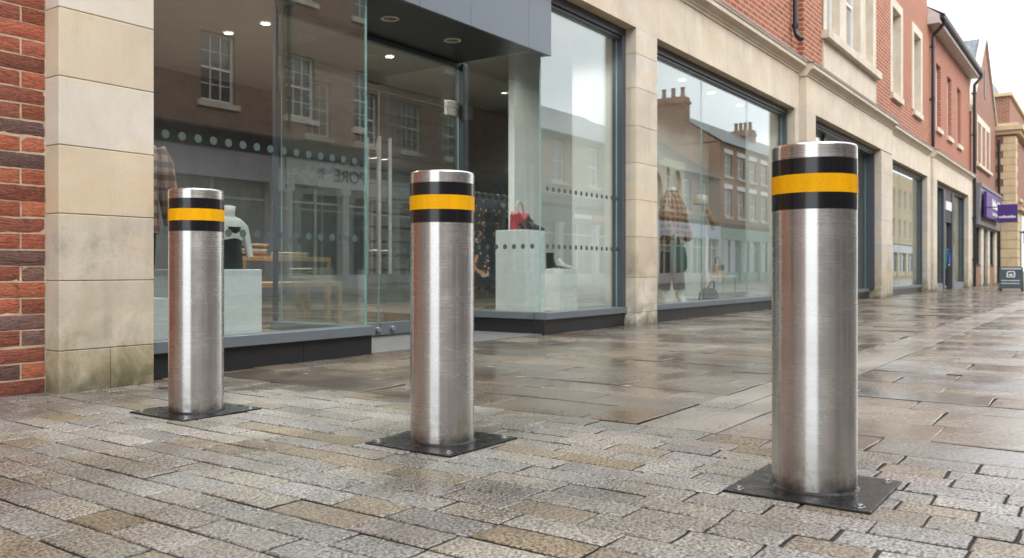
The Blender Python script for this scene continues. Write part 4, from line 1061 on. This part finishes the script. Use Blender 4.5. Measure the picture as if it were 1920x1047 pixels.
for x0, x1 in ((32.70, 33.3), (34.85, 35.6), (36.9, 37.5), (39.2, 39.95)):
    block_pillar(gc, x0, x1, 3.93, 4.2, [-.01, .3, .7, 1.1, 1.5, 1.85, 2.12], mid=False)
for x0, x1 in ((33.3, 34.85), (37.5, 39.2)):
    q = MB(); q.box(x0, x1, 3.99, 4.2, -.01, .75); q.build('stall_riser', M['brick_c'], gc)
    q = MB(); q.box(x0, x0 + .09, 4.0, 4.1, .80, 2.12); q.box(x1 - .09, x1, 4.0, 4.1, .80, 2.12); q.box((x0 + x1) / 2 - .05, (x0 + x1) / 2 + .05, 4.0, 4.1, .80, 2.12); q.box(x0, x1, 3.96, 4.1, .752, .80)
    wo = q.build('shop_window', M['dark_slate_paint'], gc)
    q = MB(); q.box(x0 + .09, x1 - .09, 4.05, 4.06, .80, 2.12); q.build('pane', M['pane_dark'], wo)
q = MB(); q.box(35.6, 36.9, 4.02, 4.1, 0, 2.12); q.build('door', M['dark_slate_paint'], gc)
def strokes(mb, seq, axis, fixed, depth, u0, v0, h, wv, sp):
    """little upright letter strokes: seq of relative heights"""
    u = u0
    for k in seq:
        if k:
            if axis == 'x': mb.box(u, u + wv, fixed - depth, fixed, v0, v0 + h * k)
            else: mb.box(fixed - depth, fixed, u - wv, u, v0, v0 + h * k)
        u += sp if axis == 'x' else -sp
    return mb
t = thing('shop_sign', 'purple shop sign with white lettering on the grey violet fascia', 'sign', (35.8, 3.72, 2.8))
q = MB(); q.box(33.45, 38.3, 3.60, 3.70, 2.42, 3.30); q.build('panel', M['purple'], t, bevel=.01)
q = MB(); strokes(q, [1, .7, 1, .7, .55, 1, .7, 1], 'x', 3.60, .02, 35.0, 2.80, .34, .22, .31); q.box(35.0, 37.4, 3.585, 3.60, 2.80, 2.87); strokes(q, [1, .8, 1, .7, 1, 0, .8, 1, .9, 1], 'x', 3.60, .01, 35.2, 2.56, .11, .10, .18); q.build('lettering', M['sign_white'], t)
t = thing('hanging_sign', 'square purple hanging sign with a white line of text', 'sign', (33.2, 3.0, 2.4))
q = MB(); q.box(33.15, 33.23, 2.66, 3.25, 2.20, 2.80); q.build('panel', M['purple'], t, bevel=.006)
q = MB(); q.tube([(33.19, 3.245, 2.72), (33.19, 3.72, 2.72)], .018, 8); q.tube([(33.19, 3.245, 2.3), (33.19, 3.76, 2.3)], .018, 8); q.build('bracket', M['black_iron'], t)
q = MB(); strokes(q, [.7, .7, .7, 1, .7, .7, .8, .7, 1, .7, .7], 'y', 33.148, .004, 3.21, 2.34, .09, .035, .046); q.build('lettering', M['sign_white'], t)

# ------------------------------------------------------------------ building D (stone quoins, end of the view)
gd = thing('corner_building', 'brick corner building with yellow stone quoins at the right edge', 'building', (45, 3.2, 0))
mb = MB(); mb.box(40.0, 62, 3.3, 14, 3.05, 6.1); mb.box(40.2, 62, 3.5, 14, 6.5, 7.7); mb.build('wall', M['brick_c'], gd)
q = MB()
zz = 0
while zz < 3.0:
    t_ = rnd.uniform(.92, 1.06); q.box(39.96, 62, 3.2, 3.6, zz + .008, min(zz + .36, 3.0) - .008, (t_, t_, t_)); q.box(39.96, 40.4, 3.605, 14, zz + .008, min(zz + .36, 3.0) - .008, (t_, t_, t_)); zz += .36
q.box(40.0, 62, 3.24, 14, 0, 3.0, (.6, .55, .5))
zz = 3.12; k = 0
while zz < 6.0:
    wv = .75 if k % 2 else .42; q.box(39.97, 40.0 + wv, 3.26, 3.3 + (.42 if k % 2 else .75), zz, zz + .28, (1, 1, 1)); zz += .29; k += 1
q.box(39.8, 62, 3.04, 14, 3.0, 3.10); q.box(39.88, 62, 3.1, 14, 6.1, 6.25); q.box(39.78, 62, 3.0, 14, 6.25, 6.45); q.box(39.9, 62, 3.2, 14, 6.45, 6.55); q.box(40.1, 62, 3.4, 14, 7.7, 7.85)
q.build('stonework', M['stone_far'], gd, bevel=.01)
q = MB(); q.box(40.6, 43.5, 4.2, 9, 7.85, 8.5); q.build('rooflight', M['lead'], gd)
downpipe(gd, 39.88, 3.85, 5.9, .05, shoe=False, r=.05)
for x in (42.3, 45): sash(gd, x, 3.6, 1.0, 1.9, 3.3, -1, 2, 1, recess=.005, sill=M['stone_far'])
q = MB(); q.box(41.2, 46, 3.14, 3.198, 2.2, 2.85); q.build('shop_fascia', M['white_paint'], gd)
q = MB(); q.box(41.2, 46, 3.16, 3.199, .5, 2.15); q.build('shop_window', M['pane_dark'], gd)
t = thing('hanging_sign', 'small black hanging sign at the right edge, on the stone corner building', 'sign', (40.9, 2.9, 2.1))
q = MB(); q.box(40.6, 40.66, 2.55, 3.05, 1.65, 2.2); q.build('panel', M['dark_slate_paint'], t); q = MB(); q.tube([(40.63, 3.04, 2.1), (40.63, 3.2, 2.1)], .015, 8); q.build('bracket', M['black_iron'], t)
q = MB(); strokes(q, [1, .7, 1, .8, 1], 'y', 40.598, .003, 3.0, 1.78, .09, .05, .085); q.build('lettering', M['sign_white'], t)

# A-board
t = thing('a_board', 'dark blue A-board with white print standing on the wet paving', 'sign board', (27.3, 2.3, 0))
def tilt_panel(mb, xb, xt, y0, y1, z0, z1, th): 
    mb.prism([(xb, z0), (xb + th, z0), (xt + th, z1), (xt, z1)], 'y', y0, y1)
q = MB(); tilt_panel(q, 27.10, 27.24, 2.06, 2.62, .07, .66, .022); fr = q.build('front_board', M['board'], t, bevel=.004)
q = MB(); tilt_panel(q, 27.48, 27.285, 2.06, 2.62, .07, .66, .022); q.build('rear_board', M['board'], t, bevel=.004)
for xx in (27.085, 27.49):
    for yy_ in (2.06, 2.585):
        q = MB(); q.box(xx, xx + .03, yy_, yy_ + .035, .0, .075); q.build('leg', M['black_iron'], t)
q = MB()
def onboard(y0, y1, z0, z1):
    xa = 27.10 + .14 * (z0 - .07) / .59 - .003; xb = 27.10 + .14 * (z1 - .07) / .59 - .003
    q.face([(xa, y1, z0), (xa, y0, z0), (xb, y0, z1), (xb, y1, z1)])
for i in range(9): onboard(2.10 + i * .054, 2.10 + i * .054 + .038, .60, .63)
onboard(2.24, 2.44, .38, .40); onboard(2.24, 2.27, .40, .52); onboard(2.41, 2.44, .40, .52); onboard(2.30, 2.38, .42, .47); onboard(2.26, 2.42, .525, .55)
for r_ in (.28, .20):
    for i in range(8): onboard(2.13 + i * .056, 2.13 + i * .056 + .042, r_, r_ + .022)
q.build('print', M['sign_white'], t)

# ------------------------------------------------------------------ the other side of the street (seen in the glass)
YO = -8.0
def opp(name, label, x0, x1, h, m, holes, parapet=True, depth=9):
    t = thing(name, label, 'building', ((x0 + x1) / 2, YO, 0))
    mb = MB(); wall(mb, x0, x1, 3.0, h, YO, holes, .16, 1)
    mb.face([(x0, YO, 0), (x0, YO - depth, 0), (x0, YO - depth, h), (x0, YO, h)]); mb.face([(x1, YO, 0), (x1, YO, h), (x1, YO - depth, h), (x1, YO - depth, 0)])
    mb.face([(x0, YO - depth, 0), (x1, YO - depth, 0), (x1, YO - depth, h), (x0, YO - depth, h)])
    if parapet: mb.face([(x0, YO, h), (x0, YO - depth, h), (x1, YO - depth, h), (x1, YO, h)])
    mb.build('wall', m, t)
    return t
def shopfront(t, x0, x1, fz0, fz1, mf, bays, pil, mp=None, corn=None):
    q = MB(); q.box(x0 + .02, x1 - .02, YO - .2, YO + .10, fz0, fz1); q.build('shop_fascia', mf, t)
    if corn:
        q = MB(); q.prism([(YO, corn[0]), (YO + .14, corn[0]), (YO + .2, (corn[0] + corn[1]) / 2), (YO + .32, corn[1] - .06), (YO + .32, corn[1]), (YO, corn[1] + .03)], 'x', x0, x1); q.build('cornice', corn[2], t)
    wv = (x1 - x0) / bays
    for k in range(bays + 1):
        xc = min(max(x0 + k * wv, x0 + pil / 2), x1 - pil / 2)
        q = MB(); q.box(xc - pil / 2, xc + pil / 2, YO - .2, YO + .08, 0, fz0 - .002); q.box(xc - pil / 2 - .04, xc + pil / 2 + .04, YO - .1, YO + .11, fz0 - .16, fz0 - .004); q.box(xc - pil / 2 - .03, xc + pil / 2 + .03, YO - .1, YO + .10, .0, .25); q.build('pilaster', mp or mf, t)
    for k in range(bays):
        a, b = x0 + k * wv + pil / 2, x0 + (k + 1) * wv - pil / 2
        if k == 0: a = x0 + pil
        if k == bays - 1: b = x1 - pil
        q = MB(); q.box(a, b, YO - .12, YO - .02, 0, .45); q.box(a, a + .06, YO - .12, YO - .02, .45, fz0 - .01); q.box(b - .06, b, YO - .12, YO - .02, .45, fz0 - .01); q.box((a + b) / 2 - .03, (a + b) / 2 + .03, YO - .12, YO - .02, .45, fz0 - .01); q.box(a, b, YO - .121, YO - .019, fz0 - .45, fz0 - .40)
        wo = q.build('shop_window', mp or mf, t)
        q = MB(); q.box(a + .06, b - .06, YO - .09, YO - .08, .45, fz0 - .01); q.build('pane', M['pane_dark'], wo)
def rowwin(t, xs_, z0, h, w_, cols=3, rows=2, pale=False, sill='stone_up', lintel=None):
    for x in xs_: sash(t, x, z0, w_, h, YO, 1, cols, rows, pale, .10, sill=M[sill], lintel=M[lintel] if lintel else None)
# P1
xs1 = [11.8 - 3.1 * i for i in range(9)]
P1 = opp('brick_building', 'tall dark brick building across the street with mauve shop fascia, seen reflected', -16, 13.6, 10.4, M['brick_opp'], [(x - .45, x + .45, z_, z_ + 1.55) for x in xs1 for z_ in (4.32, 7.25)])
rowwin(P1, xs1, 4.32, 1.55, .9); rowwin(P1, xs1, 7.25, 1.55, .9)
shopfront(P1, -16, 13.6, 2.65, 3.30, M['mauve'], 8, .42, M['mauve'], (3.30, 3.72, M['dark_slate_paint']))
# P2
xs2 = [14.16, 16.42, 18.3, 20.3, 22.4]
P2 = opp('brick_building', 'tall brick building across the street with a pale PORE shop fascia, seen reflected', 13.62, 23.5, 10.0, M['brick_opp'], [(x - .45, x + .45, z_, z_ + 1.55) for x in xs2 for z_ in (4.32, 7.25)])
rowwin(P2, xs2, 4.32, 1.55, .9); rowwin(P2, xs2, 7.25, 1.55, .9)
shopfront(P2, 13.62, 23.5, 2.68, 3.32, M['pale_grey'], 5, .22, M['pale_grey'], (3.32, 3.75, M['dark_slate_paint']))
downpipe(P2, 13.75, YO + .06, 10.0, 3.9, shoe=False)
cu = bpy.data.curves.new('lettering', 'FONT'); cu.body = 'PORE'; cu.size = .46; cu.extrude = .012; cu.align_x = 'CENTER'
to = bpy.data.objects.new('lettering_tmp', cu); COL.objects.link(to)
dg = bpy.context.evaluated_depsgraph_get(); tm = bpy.data.meshes.new_from_object(to.evaluated_get(dg)); bpy.data.objects.remove(to)
tm.name = 'lettering'; tm.materials.clear(); tm.materials.append(M['letter_dark'])
lo = bpy.data.objects.new('lettering', tm); COL.objects.link(lo); lo.parent = P2
lo.matrix_parent_inverse = Matrix.Identity(4)
lo.location = Vector((15.72, YO + .115, 2.84)) - Vector(P2['_org']); lo.rotation_euler = (math.pi / 2, 0, math.pi)
q = MB()
for a in range(6): q.mesh([(14.72 + r * math.cos(a * math.pi / 3 + o_) , YO + .112, 3.0 + r * math.sin(a * math.pi / 3 + o_)) for r, o_ in ((.03, -.6), (.16, -.18), (.16, .18), (.03, .6))], [(0, 1, 2, 3)])
q.build('emblem', plain('teal_emblem', (.06, .22, .24), .4), P2)
# P3 low slate roofed
xs3 = [26.1, 28.6, 31.1, 33.0]
P3 = opp('brick_house', 'low brick house across the street with a slate roof, seen reflected', 23.52, 34.0, 5.55, M['brick_tan'], [(x - .44, x + .44, 3.78, 5.3) for x in xs3], False)
rowwin(P3, xs3, 3.78, 1.5, .88, 2, 1, True)
shopfront(P3, 23.52, 34.0, 2.32, 2.82, M['dark_slate_paint'], 4, .3, M['pale_grey'], (3.18, 3.34, M['pale_grey']))
rf = MB(); rf.face([(23.5, YO + .3, 5.45), (23.5, YO - 3.6, 7.6), (34.02, YO - 3.6, 7.6), (34.02, YO + .3, 5.45)]); rf.face([(23.5, YO - 9, 5.45), (34.02, YO - 9, 5.45), (34.02, YO - 3.6, 7.6), (23.5, YO - 3.6, 7.6)]); rf.face([(34.0, YO, 5.5), (34.0, YO - 3.6, 7.55), (34.0, YO - 9, 5.5)], mat=0); rf.build('roof', M['slate'], P3)
q = MB(); q.tube([(23.5, YO + .33, 5.42), (34.0, YO + .33, 5.42)], .06, 10); q.build('gutter', M['black_iron'], P3)
q = MB(); q.box(27.0, 28.3, YO + .10, YO + .13, 2.5, 2.66); q.build('sign_plate', M['sign_white'], P3); q = MB(); q.box(28.4, 29.6, YO + .10, YO + .13, 2.45, 2.68); q.build('sign_panel', M['orange'], P3)
# P4
xs4 = [35.4, 37.4, 39.4]
P4 = opp('brick_shop', 'small brown brick shop across the street with pale blue fascia, seen reflected', 34.02, 41.4, 5.2, M['brick_opp'], [(x - .42, x + .42, 3.35, 4.9) for x in xs4], False)
rowwin(P4, xs4, 3.35, 1.5, .84, 2, 2, True)
shopfront(P4, 34.02, 41.4, 2.12, 2.78, M['pale_blue'], 4, .24, M['sign_white'])
rf = MB(); rf.face([(34.0, YO + .3, 5.15), (34.0, YO - 3.6, 7.5), (41.4, YO - 3.6, 7.5), (41.4, YO + .3, 5.15)]); rf.face([(34.0, YO - 9, 5.15), (41.4, YO - 9, 5.15), (41.4, YO - 3.6, 7.5), (34.0, YO - 3.6, 7.5)]); rf.build('roof', M['slate_dk'], P4)
# P5 three storey terrace with gable and chimney
xs5 = [42.65 + 1.83 * i for i in range(12)]
P5 = opp('terrace', 'three storey brick terrace across the street with gable chimney, seen reflected', 41.44, 65, 7.15, M['brick_opp2'], [(x - .5, x + .5, z_, z_ + h_) for x in xs5 for z_, h_ in ((3.35, 1.45), (5.45, 1.15))], False)
rowwin(P5, xs5, 3.35, 1.45, .95, 2, 1, True, lintel='white_paint'); rowwin(P5, xs5, 5.45, 1.15, .95, 2, 1, True, lintel='white_paint')
shopfront(P5, 41.44, 65, 2.15, 2.75, M['shop_green'], 8, .3, M['shop_green'])
rf = MB(); rf.face([(41.4, YO + .25, 7.08), (41.4, YO - 2.8, 9.0), (65, YO - 2.8, 9.0), (65, YO + .25, 7.08)]); rf.face([(41.4, YO - 6, 7.08), (65, YO - 6, 7.08), (65, YO - 2.8, 9.0), (41.4, YO - 2.8, 9.0)]); rf.build('roof', M['slate_dk'], P5)
q = MB(); q.face([(41.44, YO, 7.1), (41.44, YO - 6, 7.1), (41.44, YO - 2.8, 9.0)]); q.build('gable', M['brick_opp2'], P5)
for (xa, xb, ya, yb, zt) in ((41.42, 42.1, -12.0, -9.9, 9.65), (51.8, 52.5, -11.4, -10.0, 9.3), (63, 63.7, -11.4, -9.8, 9.3)):
    q = MB(); q.box(xa, xb, ya, yb, 7.3, zt); q.box(xa - .06, xb + .06, ya - .06, yb + .06, zt - .35, zt - .2); ch = q.build('chimney', M['brick_opp2'], P5)
    for k in range(4):
        q = MB(); q.lathe([(.13, zt), (.12, zt + .1), (.10, zt + .45), (.13, zt + .47), (.13, zt + .52)], ((xa + xb) / 2, ya + .25 + (yb - ya - .5) * k / 3, 0), 12); q.build('chimney_pot', M['brick_tan'], ch)
# P6 pale stone beyond
xs6 = [67.5 + 2.6 * i for i in range(23)]
P6 = opp('stone_building', 'pale stone building far along the opposite side, seen reflected', 65.05, 128, 9.5, M['stone_far'], [(x - .5, x + .5, z_, z_ + 1.7) for x in xs6 for z_ in (3.6, 6.4)])
rowwin(P6, xs6, 3.6, 1.7, 1.0, 2, 1, True); rowwin(P6, xs6, 6.4, 1.7, 1.0, 2, 1, True)
shopfront(P6, 65.05, 128, 2.2, 2.9, M['pale_grey'], 16, .4, M['stone_far'])

for o in list(bpy.data.objects):
    if '_org' in o: del o['_org']
